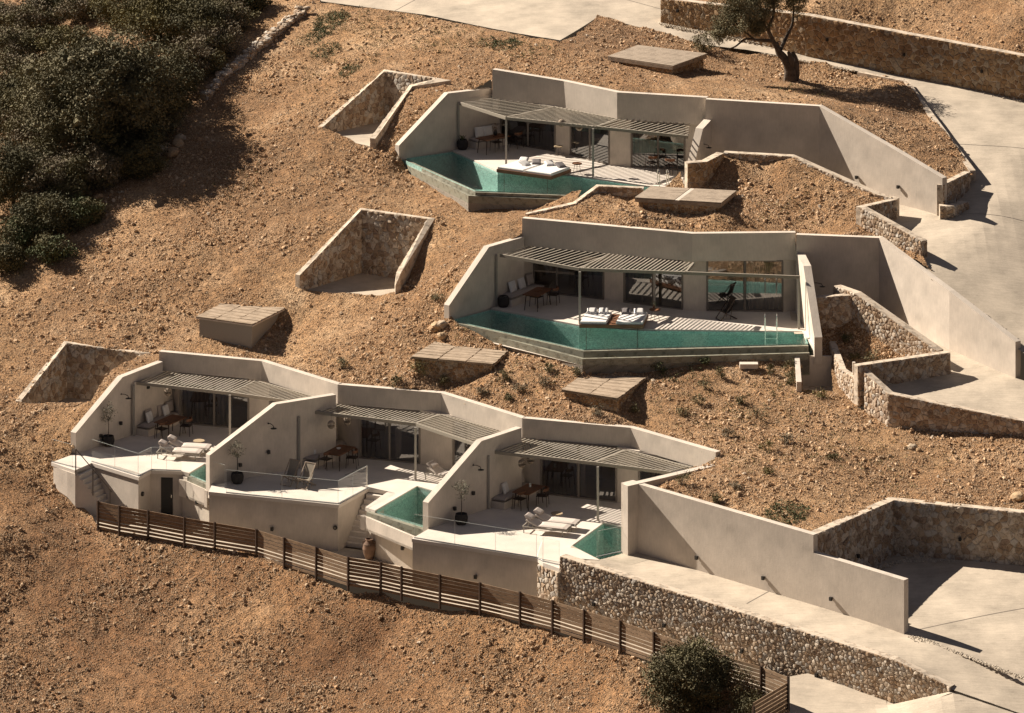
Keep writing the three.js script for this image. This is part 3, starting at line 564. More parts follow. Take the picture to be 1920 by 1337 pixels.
function railing(label, pts, y, ht = 1.02) {   // frameless glass: one pane per bay, bright top edge, floor channel
  const g = thing('glass_railing', label, 'railing'), ch = new MB(), tp = new MB();
  for (let i = 0; i < pts.length - 1; i++) {
    const a = flat(pts[i], y), b = flat(pts[i + 1], y), d = b.clone().sub(a).normalize().multiplyScalar(0.012);
    const A = a.clone().add(d), B = b.clone().sub(d);
    new MB().quad(flat(A, y + 0.03), flat(B, y + 0.03), flat(B, y + ht), flat(A, y + ht)).build('pane', M.clear, g);
    tp.bar(flat(A, y + ht + 0.006), flat(B, y + ht + 0.003), 0.012, 0.006);
    tp.bar(flat(A, y + 0.03), flat(A, y + ht), 0.007, 0.007); tp.bar(flat(B, y + 0.03), flat(B, y + ht), 0.007, 0.007);
    ch.bar(flat(a, y + 0.02), flat(b, y + 0.02), 0.06, 0.04);
  }
  tp.build('glass_edge', M.edge, g); ch.build('floor_channel', M.channel, g);
}
const subdiv = (pts, n) => { const o = []; for (let i = 0; i < pts.length - 1; i++) for (let k = 0; k < n[i]; k++) o.push(lerp(pts[i], pts[i + 1], k / n[i])); o.push(pts[pts.length - 1]); return o; };
const push = (v, k) => V(v.x, v.y, v.z - k);

// ---------------------------------------------------------------- the three joined villas at the bottom
function lowerVilla(label, o) {
  const g = thing('villa', label, 'villa');
  const LP = o.LP, W = o.W, Fp = o.facade;
  plasterWall(g, 'parapet', LP.map((v) => wp(v, 2.42, 3.3)), 0.3, 1);
  const roof = [...LP.map((v) => push(v, 0.05)), push(LP[2], 4.6), push(LP[1], 4.6), push(LP[0], 4.6)];
  new MB().prism(roof, 2.44, 2.72).build('roof_slab', M.plaster, g);
  plasterWall(g, 'side_wall', profile(W, o.wallFoot ?? -0.1, o.top), 0.32, 1);
  // nook and facade
  plasterWall(g, 'nook_wall', [Fp[0], Fp[1], Fp[2]].map((v) => wp(v, 0, 2.44)), 0.16, 1);
  plasterWall(g, 'facade_wall', [Fp[3], Fp[4]].map((v) => wp(v, 0, 2.44)), 0.2, 1);
  doorAt(g, Fp[2], Fp[3], 0, 2, 2.43, o.curtains);
  doorAt(g, Fp[4], Fp[5], 0, 1, 2.43, [[0.0, 0.7, M.curtain]]);
  roomBox(g, [Fp[1], Fp[2], Fp[3], Fp[4], Fp[5]], 0, 2.44, 3.8);
  new MB().prism(o.floor, -0.15, 0).build('terrace', M.floor, g);
  // bench with a masonry base along the nook wall
  const a = Fp[0], b = lerp(Fp[0], Fp[1], 0.97), nb = offsetLine([a, b], 0.72, -1), a1 = lerp(a, b, 0.03);
  new MB().prism([a1, b, nb[1], lerp(nb[0], nb[1], 0.03)], 0, 0.30).build('bench', M.plaster, g);
  return { g, bench: [a1, b, nb] };
}
const W2L = offsetLine(W2, 0.32, 1), W3L = offsetLine(W3, 0.32, 1);
const p0 = (x, y) => P(x, y, 0);
const X1 = lineX(p0(384, 869), p0(404, 875), W2L[0], W2L[1]), X2 = lineX(p0(782, 911), p0(817, 921), W3L[0], W3L[1]), X3 = lineX(p0(1132, 980), p0(1163, 986), W4[0], W4[1]);
const backs = (LP) => [push(LP[2], 4.4), push(LP[1], 4.4), push(LP[0], 4.4)];
const fac1 = [p0(252, 816), p0(325, 785), p0(336, 794), p0(467, 805), p0(505, 812)], fac2 = [p0(562, 877), p0(633, 839), p0(673, 859), p0(788, 870), p0(849, 881)], fac3 = [p0(917, 953), p0(980, 919), p0(1013, 926), p0(1157, 942), p0(1197, 950)];
fac1.push(lineX(fac1[3], fac1[4], W2L[0], W2L[1])); fac2.push(lineX(fac2[3], fac2[4], W3L[0], W3L[1])); fac3.push(lineX(fac3[3], fac3[4], W4[0], W4[1]));

const poolL1 = [p0(356, 887), p0(386, 869), X1, onLine(W2L[0], W2L[1], 397)];
const V1 = lowerVilla('cream plaster villa with black door under its terrace, at the stair end of the row', {
  LP: LP1, W: W1, top: [[142, 812], [230, 707], [305, 678]], facade: fac1, curtains: [[0.0, 0.62], [0.66, 0.72, M.sheer]],
  floor: [p0(96, 867), p0(140, 882), p0(172, 868), p0(260, 895), p0(283, 882), p0(342, 884), p0(354, 887), p0(384, 869), X1, push(LP1[2], 0.3), ...backs(LP1), onLine(W1[0], W1[1], 300), p0(147, 850), p0(137, 852)],
});
const poolL2 = [p0(705, 957), p0(782, 911), X2, onLine(W3L[0], W3L[1], 802), p0(801, 985)];
const V2 = lowerVilla('cream plaster villa with two deck chairs on its terrace, middle of the joined row', {
  LP: LP2, W: W2, top: [[393, 854], [518, 758], [630, 740]], facade: fac2, wallFoot: -0.6, curtains: [[0.0, 0.44], [0.56, 0.66, M.sheer]],
  floor: [W2[0], p0(391, 922), p0(635, 947), p0(690, 916), p0(728, 921), p0(685, 951), p0(703, 957), p0(782, 911), X2, push(LP2[2], 0.3), ...backs(LP2), onLine(W2[0], W2[1], 625)],
});
const poolL3 = [p0(1074, 1023), p0(1132, 980), X3, p0(1167, 1036), p0(1124, 1047)];
const V3 = lowerVilla('cream plaster villa beside the tall access wall, end of the joined row', {
  LP: LP3, W: W3, top: [[803, 943], [903, 827], [978, 802]], facade: fac3, wallFoot: -0.6, curtains: [[0.0, 0.46], [0.5, 0.56, M.sheer]],
  floor: [W3[0], p0(772, 1010), p0(1007, 1047), p0(1018, 1055), p0(1049, 1066), p0(1051, 1045), p0(1124, 1050), p0(1072, 1023), p0(1132, 980), X3, push(LP3[2], 0.3), ...backs(LP3), onLine(W3[0], W3[1], 975)],
});
plasterWall(V3.g, 'side_wall', [wp(W4[0], -0.1, 2.95), wp(W4[1], -0.1, 3.0)], 0.34, -1);
// terrace plinths down to the walkway
const inset = (pts, k = 0.07) => offsetLine(pts, k, 1);
const plinth = (g, pts, b = -2.2) => plasterWall(g, 'terrace_wall', inset(pts).map((v) => wp(v, b, -0.15)), 0.25, 1);
plinth(V1.g, [p0(172, 868), p0(260, 895), p0(283, 882), p0(342, 884), p0(352, 888)]);
new MB().prism([p0(122, 862), p0(141, 879), p0(172, 869), p0(150, 856)], -2.2, -0.15).build('terrace_wall', M.plaster, V1.g);
plasterWall(V1.g, 'stair_wall', [[100, 868, -0.62], [126, 878, -0.8], [141, 883, -1.1]].map(([x, y, b], i, r) => wp(p0(x, y), b - 0.5, -0.15)), 0.2, 1);
plinth(V2.g, [p0(391, 922), p0(635, 947), p0(690, 916)]);
plinth(V3.g, [p0(772, 1010), p0(1007, 1047), p0(1020, 1056)]);
{ // black door under the first terrace
  const a = inset([p0(283, 882), p0(342, 884)]), L = a[0], R = a[1], A = onLine(L, R, 302), B = onLine(L, R, 324), d = new MB();
  for (const v of [A, B]) v.z += 0.03;
  d.prism([A, B, back(B, 0.1), back(A, 0.1)], -2.05, -0.32).build('door', M.black, V1.g);
  new MB().box(lerp(A, B, 0.88).x, -1.15, A.z + 0.03, 0.03, 0.14, 0.05).build('door_handle', M.steel, V1.g);
  const wing = [p0(343, 885), p0(354, 889), p0(399, 908)];
  plasterWall(V1.g, 'terrace_wall', inset(wing, -0.03).map((v) => wp(v, -2.2, -0.2)), 0.25, 1);
}
// pools of the lower villas
function lowPool(V_, poly, label) { basin(V_.g, poly, -0.03, 1.35); water(offsetLine(poly, 0.005, 1, true), -0.13, label); }
lowPool(V1, poolL1, 'small green plunge pool tucked beside the white trough'); lowPool(V2, poolL2, 'green plunge pool beside the terrace stair and clay jar'); lowPool(V3, poolL3, 'green plunge pool behind a glass pane by the access wall');
function trough(g, a, b, c, d, lvl, dep) {   // rim a-b with an outer channel c-d
  plasterWall(g, 'pool_rim', [wp(flat(a, 0), lvl - dep, lvl), wp(flat(b, 0), lvl - dep, lvl)], 0.22, 1, M.rim);
  plasterWall(g, 'overflow_trough', [wp(c, c.y - dep, c.y), wp(d, d.y - dep, d.y)], 0.12, 1);
  new MB().prism([flat(a, 0), flat(b, 0), flat(d, 0), flat(c, 0)], c.y - dep, c.y - dep + 0.1).build('trough_floor', M.plaster, g);
  for (const [p, q] of [[a, c], [b, d]]) wallMB(new MB(), [wp(flat(p, 0), c.y - dep, c.y), wp(q, c.y - dep, c.y)], 0.1, 1).build('trough_end', M.plaster, g);
}
trough(V1.g, p0(351, 889), p0(391, 907), P(338, 898, -0.3), P(386, 918, -0.3), -0.1, 0.75);
trough(V2.g, p0(687, 956), p0(806, 993), P(678, 966, -0.28), P(788, 1012, -0.28), -0.1, 0.6);
plasterWall(V2.g, 'pool_wall', [wp(p0(690, 953), -2.2, -0.15), wp(p0(704, 960), -2.2, -0.15), wp(p0(803, 989), -2.2, -0.15)], 0.2, 1);
plasterWall(V2.g, 'pool_wall', [wp(p0(687, 952), -2.2, -0.15), wp(p0(729, 922), -2.2, -0.15)], 0.2, -1);
new MB().prism([p0(688, 953), p0(730, 921), p0(770, 916), p0(706, 957)], -2.2, -0.16).build('pool_wall', M.plaster, V2.g);
{ // glass pane at the third pool
  railing('single glass pane standing along the front of the pool by the access wall', [p0(1119, 1045), p0(1165, 1035)], 0, 1.1);
}
railing('glass balustrade around the terrace above the black door', subdiv([p0(172, 866), p0(259, 893), p0(284, 881), p0(340, 883)], [2, 1, 2]), 0);
railing('glass balustrade in front of the two deck chairs', subdiv([p0(424, 924), p0(634, 945), p0(689, 916)], [2, 2]), 0);
railing('short glass pane beside the end of the second villa side wall', [p0(397, 908), p0(422, 915)], 0);
railing('glass balustrade in front of the potted tree on the terrace with the paired loungers', subdiv([p0(777, 1009), p0(1006, 1046), p0(1018, 1053), p0(1049, 1060)], [3, 1, 1]), 0);
railing('glass pane beside the stair on the ledge at the end of the row', [p0(97, 866), p0(136, 876)], 0);
// stairs
{
  const st = (name, label, A, B, ev, n, top, bottom, m) => {
    const g = thing(name, label, 'stairs'), e = ev;
    for (let k = 0; k < n; k++) {
      const a = lerp(A, B, k / n), b = lerp(A, B, (k + 1) / n), y = top - (top - bottom) * (k + 1) / (n + 0);
      new MB().prism([a, b, b.clone().add(e), a.clone().add(e)], bottom - 0.1, y).build('step', m, g);
    }
    return g;
  };
  const e1 = p0(172, 869).sub(p0(141, 883)), A1 = p0(142, 883), B1 = P(226, 958, -2.0); B1.y = 0; B1.sub(e1.clone().multiplyScalar(0.4));
  st('stairs', 'concrete stair with a steel handrail at the end of the row', A1, B1, e1.clone().multiplyScalar(0.97), 10, 0, -2.05, M.floor);
  const h = thing('handrail', 'steel handrail slanting down the outer stair', 'handrail');
  const r = (t, y) => { const v = lerp(A1, B1, t); return V(v.x, 0 - 2.05 * t + y, v.z + 0.03); };
  new MB().path([r(0, 1.0), r(0.95, 0.95)], 0.022, 6).build('rail', M.frame, h);
  for (const t of [0.0, 0.45, 0.9]) new MB().bar(r(t, -0.2), r(t, 1.0), 0.05, 0.05).build('post', M.frame, h);
  const A2 = p0(691, 917), e2 = p0(727, 922).sub(A2), B2 = P(640, 1026, -2.05); B2.y = 0;
  st('stairs', 'narrow stair descending between terrace wall and pool wall', A2, B2, e2, 11, 0, -2.05, M.floor);
  const h2 = thing('handrail', 'flat steel handrail at the head of the narrow pool stair', 'handrail');
  const a = P(650, 897, 0.05), q0 = p0(688, 915);
  for (let k = 0; k < 4; k++) new MB().bar(V(q0.x, 0.95 - k * 0.24, q0.z), lerp(V(q0.x, 0.95 - k * 0.24, q0.z), V(q0.x - 1.0, 0.2, q0.z - 0.9), 1 - k * 0.12).setY(0.32 - k * 0.1 < 0.03 ? 0.03 : 0.32 - k * 0.1), 0.03, 0.03).build('rail', M.steel, h2);
  new MB().bar(V(q0.x, 0, q0.z), V(q0.x, 0.97, q0.z), 0.035, 0.035).build('post', M.steel, h2);
}
// tall access wall, its step and its end
{
  const g = thing('access_wall', 'tall cream plaster wall with three lamps beside the lower path', 'wall');
  const a = AL[0], s = onLine(AL[0], AL[1], 1525), e = AL[1];
  plasterWall(g, 'wall_panel', [wp(V(W4[0].x + 0.12, 0, W4[0].z + 0.02), -0.2, 2.95), wp(a, -0.2, 2.95), wp(s, -0.7, hAt(s, 1003))], 0.3, 1);
  plasterWall(g, 'wall_panel', [wp(s, -0.7, hAt(s, 1037)), wp(e, -1.0, hAt(e, 1088))], 0.3, 1);
}
// lower pergolas
const LH = 2.44, pl = (...xy) => Ps(LH, ...xy);
function lowerPergola(label, b, k, d, foot, post) {   // beam points, back points, slat direction of the second field
  const [B0, B1, B2] = b, [K0, K1, K2] = k;
  pergola(label, [[B0, B1], [B1, B2], [B1, K1], [K1, K2]], [
    { poly: [B0, B1, K1, K0], dir: K1.clone().sub(B1), pitch: 0.205 },
    { poly: [B1, B2, K2, K1], dir: d, pitch: 0.205 }], [[foot, 0], [post, 0]], LH);
}
const dirOf = (x, y) => P(700 + x, 800 + y, LH).sub(P(700, 800, LH));
lowerPergola('slatted grey pergola over the terrace above the black door', pl(254, 715, 433, 735, 570, 754), pl(308, 695, 480, 713, 596, 745), dirOf(160, -36), V(fac1[0].x - 0.02, 0, fac1[0].z + 0.1), p0(431, 836));
lowerPergola('slatted grey pergola over the terrace with the deck chairs', pl(566, 767, 780, 793, 905, 835), pl(633, 757, 826, 776, 943, 808), dirOf(170, -42), V(fac2[0].x - 0.02, 0, fac2[0].z + 0.1), p0(779, 899));
lowerPergola('slatted grey pergola over the paired loungers by the access wall', pl(920, 844, 1116, 866, 1258, 884), pl(985, 820, 1174, 843, 1297, 876), dirOf(160, -36), V(fac3[0].x - 0.02, 0, fac3[0].z + 0.1), p0(1121, 976));

// ---------------------------------------------------------------- the middle villa
const pm = (x, y) => P(x, y, M0), pu = (x, y) => P(x, y, U0);
{
  const g = thing('villa', 'cream plaster villa with a long pool and deck chair, middle level of the hillside', 'villa');
  plasterWall(g, 'parapet', MP.map((v) => wp(v, M0 + 2.4, M0 + 3.7)), 0.32, 1);
  new MB().prism([...MP.map((v) => push(v, 0.06)), ...[2, 1, 0].map((i) => push(MP[i], 5.5))], M0 + 2.47, M0 + 2.8).build('roof_slab', M.plaster, g);
  plasterWall(g, 'parapet_return', [wp(V(MP[0].x, 0, MP[0].z - 1.6), M0 + 1.8, M0 + 3.1), wp(V(MP[0].x + 0.001, 0, MP[0].z - 0.02), M0 + 1.8, M0 + 3.69)], 0.3, 1);
  plasterWall(g, 'side_wall', profile(WM, M0 - 1.2, [[842, 573], [917, 463], [983, 444]]), 0.32, 1);
  const rb = V(MP[2].x, 0, MP[2].z), rf = pm(1527, 650), rk = lerp(rb, rf, 0.42);
  plasterWall(g, 'side_wall', [wp(rb, M0 - 0.8, M0 + 2.85), wp(rk, M0 - 0.8, M0 + 2.78), wp(lerp(rb, rf, 1.0), M0 - 0.8, M0 + 0.42)], 0.36, 1);
  const f = [pm(931, 573), pm(1000, 549), pm(1133, 564), pm(1169, 569), pm(1281, 583), pm(1325, 585), pm(1469, 587), rb].map((v) => push(v, 0.2)); f[0] = pm(931, 573);
  plasterWall(g, 'nook_wall', [f[0], f[1]].map((v) => wp(v, M0, M0 + 2.47)), 0.16, 1);
  for (const [i, j] of [[2, 3], [4, 5], [6, 7]]) plasterWall(g, 'facade_wall', [f[i], f[j]].map((v) => wp(v, M0, M0 + 2.47)), 0.22, 1);
  doorAt(g, f[1], f[2], M0, 3, 2.42, [[0.55, 0.98]]); doorAt(g, f[3], f[4], M0, 2, 2.42, [[0.0, 0.3]]); doorAt(g, f[5], f[6], M0, 2, 2.42, [[0.55, 1, M.sheer]]);
  roomBox(g, f.slice(1), M0, 2.47, 4.2);
  new MB().prism([pm(921, 578), pm(1086, 609), pm(1200, 617), pm(1504, 621), rf, rb, push(MP[2], 5), push(MP[1], 5), push(MP[0], 5), onLine(WM[0], WM[1], 975)], M0 - 0.2, M0).build('terrace', M.floor, g);
  const a = lerp(f[0], f[1], 0.05), b = lerp(f[0], f[1], 0.97), nb = offsetLine([a, b], 0.75, -1);
  new MB().prism([a, b, nb[1], nb[0]], M0, M0 + 0.32).build('bench', M.plaster, g); var benchM = [a, b, nb];
  // pool, infinity rim and overflow trough
  const rim = [pm(846, 600), pm(1094, 655), pm(1516, 645)].map((v) => flat(v, 0));
  const poly = [pm(847, 598), pm(921, 579), pm(1086, 610), pm(1200, 618), pm(1508, 621.5), pm(1515, 642), pm(1094, 653)];
  basin(g, poly, M0 - 0.03, 1.2); water(offsetLine(poly, 0.004, 1, true), M0 - 0.1, 'turquoise infinity pool in front of the middle villa');
  plasterWall(g, 'pool_rim', rim.map((v) => wp(v, M0 - 1.3, M0 - 0.09)), 0.2, 1, M.rim);
  const tr = [P(847, 609, M0 - 0.3), P(1092, 673, M0 - 0.3), P(1518, 662, M0 - 0.3)].map((v) => flat(v, 0));
  plasterWall(g, 'overflow_trough', tr.map((v) => wp(v, M0 - 1.3, M0 - 0.3)), 0.15, 1, M.rim);
  new MB().prism([...rim, ...[...tr].reverse()], M0 - 1.2, M0 - 0.6).build('trough_floor', M.plaster, g);
  // pergola
  const pp = (...xy) => Ps(M0 + 2.5, ...xy), B = pp(938, 476, 1087, 502, 1285, 510, 1500, 517), K = pp(987, 461, 1144, 475, 1300, 492);
  const dm = (x, y) => P(1000 + x, 490 + y, M0 + 2.5).sub(P(1000, 490, M0 + 2.5));
  pergola('slatted grey pergola over the daybeds of the middle villa', [[B[0], B[1]], [B[1], B[3]], [B[1], K[1]], [B[2], K[2]]], [
    { poly: [B[0], B[1], K[1], K[0]], dir: dm(100, -32), pitch: 0.3 }, { poly: [B[1], B[2], K[2], K[1]], dir: dm(95, -58), pitch: 0.2 }],
  [[V(f[0].x, 0, f[0].z + 0.1), M0], [pm(1087, 607), M0], [pm(1227, 578), M0], [pm(1498, 617), M0]], M0 + 2.5);
  // access wall beside the ramp
  const w = thing('access_wall', 'cream plaster wall with two lamps beside the ramp to the middle villa', 'wall');
  plasterWall(w, 'wall_panel', [wp(AM[0], M0 - 0.4, M0 + 3.7), wp(AM[1], M0 - 0.4, M0 + 3.7), wp(AM[2], 4.2, hAt(AM[2], 546)), wp(AM[3], 4.0, hAt(AM[3], 641))], 0.32, 1);
}
// ---------------------------------------------------------------- the upper villa
{
  const g = thing('villa', 'cream plaster villa with an angled pool, highest on the hillside below the tree', 'villa');
  plasterWall(g, 'parapet', UP.map((v) => wp(v, U0 + 2.35, v.y)), 0.32, 1);
  new MB().prism([...UP.map((v) => push(v, 0.06)), ...[3, 2, 1, 0].map((i) => push(UP[i], 5.5))], U0 + 2.42, U0 + 2.75).build('roof_slab', M.plaster, g);
  plasterWall(g, 'parapet_return', [wp(V(UP[0].x, 0, UP[0].z - 1.8), U0 + 1.8, U0 + 3.2), wp(V(UP[0].x + 0.001, 0, UP[0].z - 0.02), U0 + 1.8, U0 + 3.84)], 0.3, 1);
  plasterWall(g, 'side_wall', profile(WU, U0 - 1.2, [[748, 273], [840, 175], [926, 165]]), 0.32, 1);
  const rb = V(UP[3].x, 0, UP[3].z), rf = pu(1279, 352), rk = lerp(rb, rf, 0.45);
  plasterWall(g, 'side_wall', [wp(rb, U0 - 0.8, hAt(rb, 218)), wp(rk, U0 - 0.8, hAt(rk, 240)), wp(rf, U0 - 0.8, U0 + 0.2)], 0.38, 1);
  const f = [pu(860, 278), pu(938, 268), pu(1042, 286), pu(1069, 292), pu(1143, 311), pu(1183, 314), pu(1285, 322), rb].map((v) => push(v, 0.15)); f[0] = pu(860, 278); f[7] = push(rb, 0.15);
  plasterWall(g, 'nook_wall', [f[0], f[1]].map((v) => wp(v, U0, U0 + 2.42)), 0.16, 1);
  for (const [i, j] of [[2, 3], [4, 5], [6, 7]]) plasterWall(g, 'facade_wall', [f[i], f[j]].map((v) => wp(v, U0, U0 + 2.42)), 0.24, 1);
  doorAt(g, f[1], f[2], U0, 2, 2.36, [[0.05, 0.95]]); doorAt(g, f[3], f[4], U0, 2, 2.36, [[0.0, 0.5]]); doorAt(g, f[5], f[6], U0, 2, 2.36, [[0.0, 0.4, M.sheer]]);
  roomBox(g, f.slice(1), U0, 2.42, 4.2);
  new MB().prism([pu(848, 282), pu(933, 320), pu(1070, 327), pu(1213, 348), rf, rb, push(UP[3], 5), push(UP[2], 5), push(UP[1], 5), push(UP[0], 5), onLine(WU[0], WU[1], 915)], U0 - 0.2, U0).build('terrace', M.floor, g);
  const a = lerp(f[0], f[1], 0.22), b = lerp(f[0], f[1], 0.97), nb = offsetLine([a, b], 0.75, -1);
  new MB().prism([a, b, nb[1], nb[0]], U0, U0 + 0.34).build('bench', M.plaster, g); var benchU = [a, b, nb];
  const rim = [pu(753, 295), pu(891, 357), pu(1108, 365), pu(1250, 371)].map((v) => flat(v, 0));
  const poly = [pu(754, 296), pu(848, 283), pu(933, 321), pu(1070, 328), pu(1213, 349), pu(1258, 353), pu(1250, 369.5), pu(1108, 363.5), pu(891, 355.5)];
  basin(g, poly, U0 - 0.03, 1.2); water(offsetLine(poly, 0.004, 1, true), U0 - 0.1, 'green infinity pool in front of the upper villa');
  plasterWall(g, 'pool_rim', rim.map((v) => wp(v, U0 - 1.3, U0 - 0.09)), 0.2, 1, M.rim);
  const tr = [P(755, 306, U0 - 0.25), P(878, 367, U0 - 0.25), P(1092, 376, U0 - 0.25), P(1180, 380, U0 - 0.25)].map((v) => flat(v, 0));
  plasterWall(g, 'overflow_trough', tr.map((v) => wp(v, U0 - 1.3, U0 - 0.25)), 0.15, 1, M.rim);
  new MB().prism([...rim, ...[...tr].reverse()], U0 - 1.2, U0 - 0.6).build('trough_floor', M.plaster, g);
  const H = U0 + 2.42, pp = (...xy) => Ps(H, ...xy), B = pp(862, 191, 949, 219, 1117, 237, 1290, 254), K = pp(937, 181, 1048, 198, 1158, 222, 1293, 231);
  const dm = (x, y) => P(1000 + x, 210 + y, H).sub(P(1000, 210, H));
  pergola('slatted grey pergola over the terrace of the upper villa', [[B[0], B[1]], [B[1], B[3]], [B[1], K[1]], [B[2], K[2]], [K[0], K[2]]], [
    { poly: [B[0], B[1], K[1], K[0]], dir: dm(100, -9), pitch: 0.32 }, { poly: [B[1], B[2], K[2], K[1]], dir: dm(100, -14), pitch: 0.24 }, { poly: [B[2], B[3], K[3], K[2]], dir: dm(80, -24), pitch: 0.3 }],
  [[V(f[0].x, 0, f[0].z + 0.1), U0], [pu(949, 311), U0], [pu(1112, 331), U0]], H);
  const w = thing('access_wall', 'cream plaster wall under the olive tree beside the path to the upper villa', 'wall');
  plasterWall(w, 'wall_panel', [wp(AU[0], U0 - 0.4, U0 + 3.7), wp(AU[1], U0 - 0.4, U0 + 3.7), wp(AU[2], 8.6, hAt(AU[2], 284)), wp(AU[3], 8.5, hAt(AU[3], 334))], 0.32, 1);
}

// ---------------------------------------------------------------- rubble walls, pits, skylights, fence
rubbleWall('long rubble wall of small upright stones beside the slatted fence', [wp(SW1[0], -2.4, SW1[0].y), wp(SW1[1], -2.5, SW1[1].y)], 0.4, 1, { size: 0.185, mats: stoneMats });
rubbleWall('low end of the long rubble wall sloping down to the road', [wp(V(SW1[1].x + 0.02, 0, SW1[1].z), -2.5, SW1[1].y), wp(SW1W, SW1W.y - 0.5, SW1W.y + 0.05)], 0.35, 1, { size: 0.2 });
{ const a = p0(1008, 1051), b = p0(1047, 1066.5); rubbleWall('short rubble face under the terrace corner beside the long rubble wall', [wp(V(a.x, 0, a.z), -2.4, -0.16), wp(V(b.x, 0, b.z), -2.4, -0.16)], 0.3, 1, { size: 0.23 }); }
rubbleWall('rubble retaining wall around the lower concrete yard', SW2.map((v, i) => wp(v, -0.4, v.y)), 0.4, 1, { size: 0.29 });
rubbleWall('rubble wall with an acute corner below the ramp', SW3.map((v, i) => wp(v, [3.3, 2.9, 3.2, 3.1][i], v.y)), 0.34, 1, { size: 0.25 });
rubbleWall('rubble wall at the head of the ramp behind the acute corner', SW4.map((v) => wp(v, 3.9, v.y)), 0.35, 1, { size: 0.25, ends: [1] });
rubbleWall('sunlit rubble wall stepping down beside the planted bed', SW5.map((v, i) => wp(v, 4.2, v.y)), 0.42, 1, { size: 0.2 });
rubbleWall('shaded rubble wall behind the planted bed', SW6.map((v) => wp(v, 4.6, v.y)), 0.35, 1, { size: 0.23 });
rubbleWall('low curved rubble edging in front of the planted bed', SW7.map((v) => wp(v, 3.7, v.y)), 0.26, 1, { size: 0.2 });
rubbleWall('rubble wall curving along the path to the upper villa', SW8.map((v) => wp(v, v.y - 1.6, v.y)), 0.4, 1, { size: 0.25, faces: [0, 1, 2] });
rubbleWall('rubble return wall in the nook above the concrete road', SW8B.map((v) => wp(v, v.y - 1.9, v.y)), 0.3, 1, { size: 0.23 });
rubbleWall('rubble wall ending in a pillar beside the concrete road', SW8C.map((v) => wp(v, v.y - 1.6, v.y)), 0.36, 1, { size: 0.2, ends: [1] });
rubbleWall('shaded rubble wall under the shower of the upper villa', SW9.map((v) => wp(v, 8.9, v.y)), 0.4, 1, { size: 0.3, mats: ochreMats });
rubbleWall('tall ochre rubble wall along the far side of the upper road', SW10.map((v, i) => wp(v, v.y - 2.9, v.y)), 0.5, 1, { size: 0.29, mats: ochreMats });
rubbleWall('low rubble edging between the upper pool and the earth roof', SW11.map((v) => wp(v, v.y - 0.9, v.y + 0.06)), 0.3, 1, { size: 0.22 });
{ // low kerb wall round the planted spur by the upper road
  const k = [P(1607, 135, 12.7), P(1694, 152, 12.58), P(1741, 216, 11.95), P(1818, 320, 10.65)];
  const g = thing('kerb_wall', 'low pale kerb wall around the planted spur of the upper road', 'kerb'); wallMB(new MB(), k.map((v) => wp(v, v.y - 1.3, v.y)), 0.3, 1).build('kerb', M.mortar, g);
  const e = [V(AU[3].x + 0.02, 0, AU[3].z + 0.0), P(1819, 322, 10.75)];
  rubbleWall('short stone pier at the end of the upper access wall', [wp(e[0], 8.4, 10.75), wp(e[1], 8.6, 10.75)], 0.3, 1, { size: 0.25 });
  const q = [V(AU[3].x - 0.15, 0, AU[3].z + 0.35), V(AU[3].x + 0.5, 0, AU[3].z + 0.35), V(AU[3].x + 1.3, 0, AU[3].z - 0.5)];
  rubbleWall('low curved stone planter at the foot of the upper access wall', q.map((v) => wp(v, 8.2, 9.85)), 0.4, 1, { size: 0.26 });
}
{ // wall that hedges the hillside on the far slope
  const pts = [[377, 214], [420, 165], [470, 112], [520, 55], [562, 12]].map(([x, y]) => { const v = P(x, y, 9.6 + (214 - y) / 202 * 4.0); return v; });
  const q = subdiv(pts, [5, 5, 5, 5]).map((v, i) => { const x = v.x + rr(-0.09, 0.09), z = v.z + rr(-0.09, 0.09), h = soilH(x, z); return wp(V(x, 0, z), h - 0.4, h + rr(0.12, 0.32)); });
  rubbleWall('broken dry stone wall climbing between scrub and bare slope', q, 0.45, -1, { size: 0.24, name: 'dry_stone_wall', backToo: true });
  const wall = scene.children[scene.children.length - 1], base = new THREE.IcosahedronGeometry(1, 1);
  for (let i = 0; i < 190; i++) {   // loose coping
    const t = rnd() * (q.length - 1.001), k = Math.floor(t), a = q[k], b = q[k + 1], f = t - k, r = rr(0.09, 0.19), d = rr(-0.05, 0.5), l = Math.hypot(b.x - a.x, b.z - a.z), n = [-(b.z - a.z) / l, (b.x - a.x) / l], mp = new Map(), m = new MB(), v = [], pa = base.attributes.position;
    for (let j = 0; j < pa.count; j++) { const key = pa.getX(j).toFixed(2) + pa.getY(j).toFixed(2) + pa.getZ(j).toFixed(2); if (!mp.has(key)) mp.set(key, rr(0.7, 1.12)); const w = mp.get(key) * r; v.push(V(a.x + (b.x - a.x) * f + n[0] * d + pa.getX(j) * w * 1.25, a.t + (b.t - a.t) * f + r * 0.25 + pa.getY(j) * w * 0.7, a.z + (b.z - a.z) * f + n[1] * d + pa.getZ(j) * w)); }
    for (let j = 0; j < v.length; j += 3) m.tri(v[j], v[j + 1], v[j + 2]);
    m.build('stone', stoneMats[Math.floor(rnd() * 6)], wall);
  }
}
{ // planted bed gate
  const a = P(1612, 700, 5.0), g = thing('wooden_gate', 'small pale wooden gate between two rubble walls', 'gate', undefined, V(a.x, 4.05, a.z));
  for (let i = 0; i < 3; i++) new MB().box(-0.12 + i * 0.12, 0.6, 0, 0.11, 1.2, 0.05).build('board', M.straw, g);
  new MB().box(-0.26, 0.7, 0, 0.12, 1.5, 0.16).build('post', M.plaster, g);
}
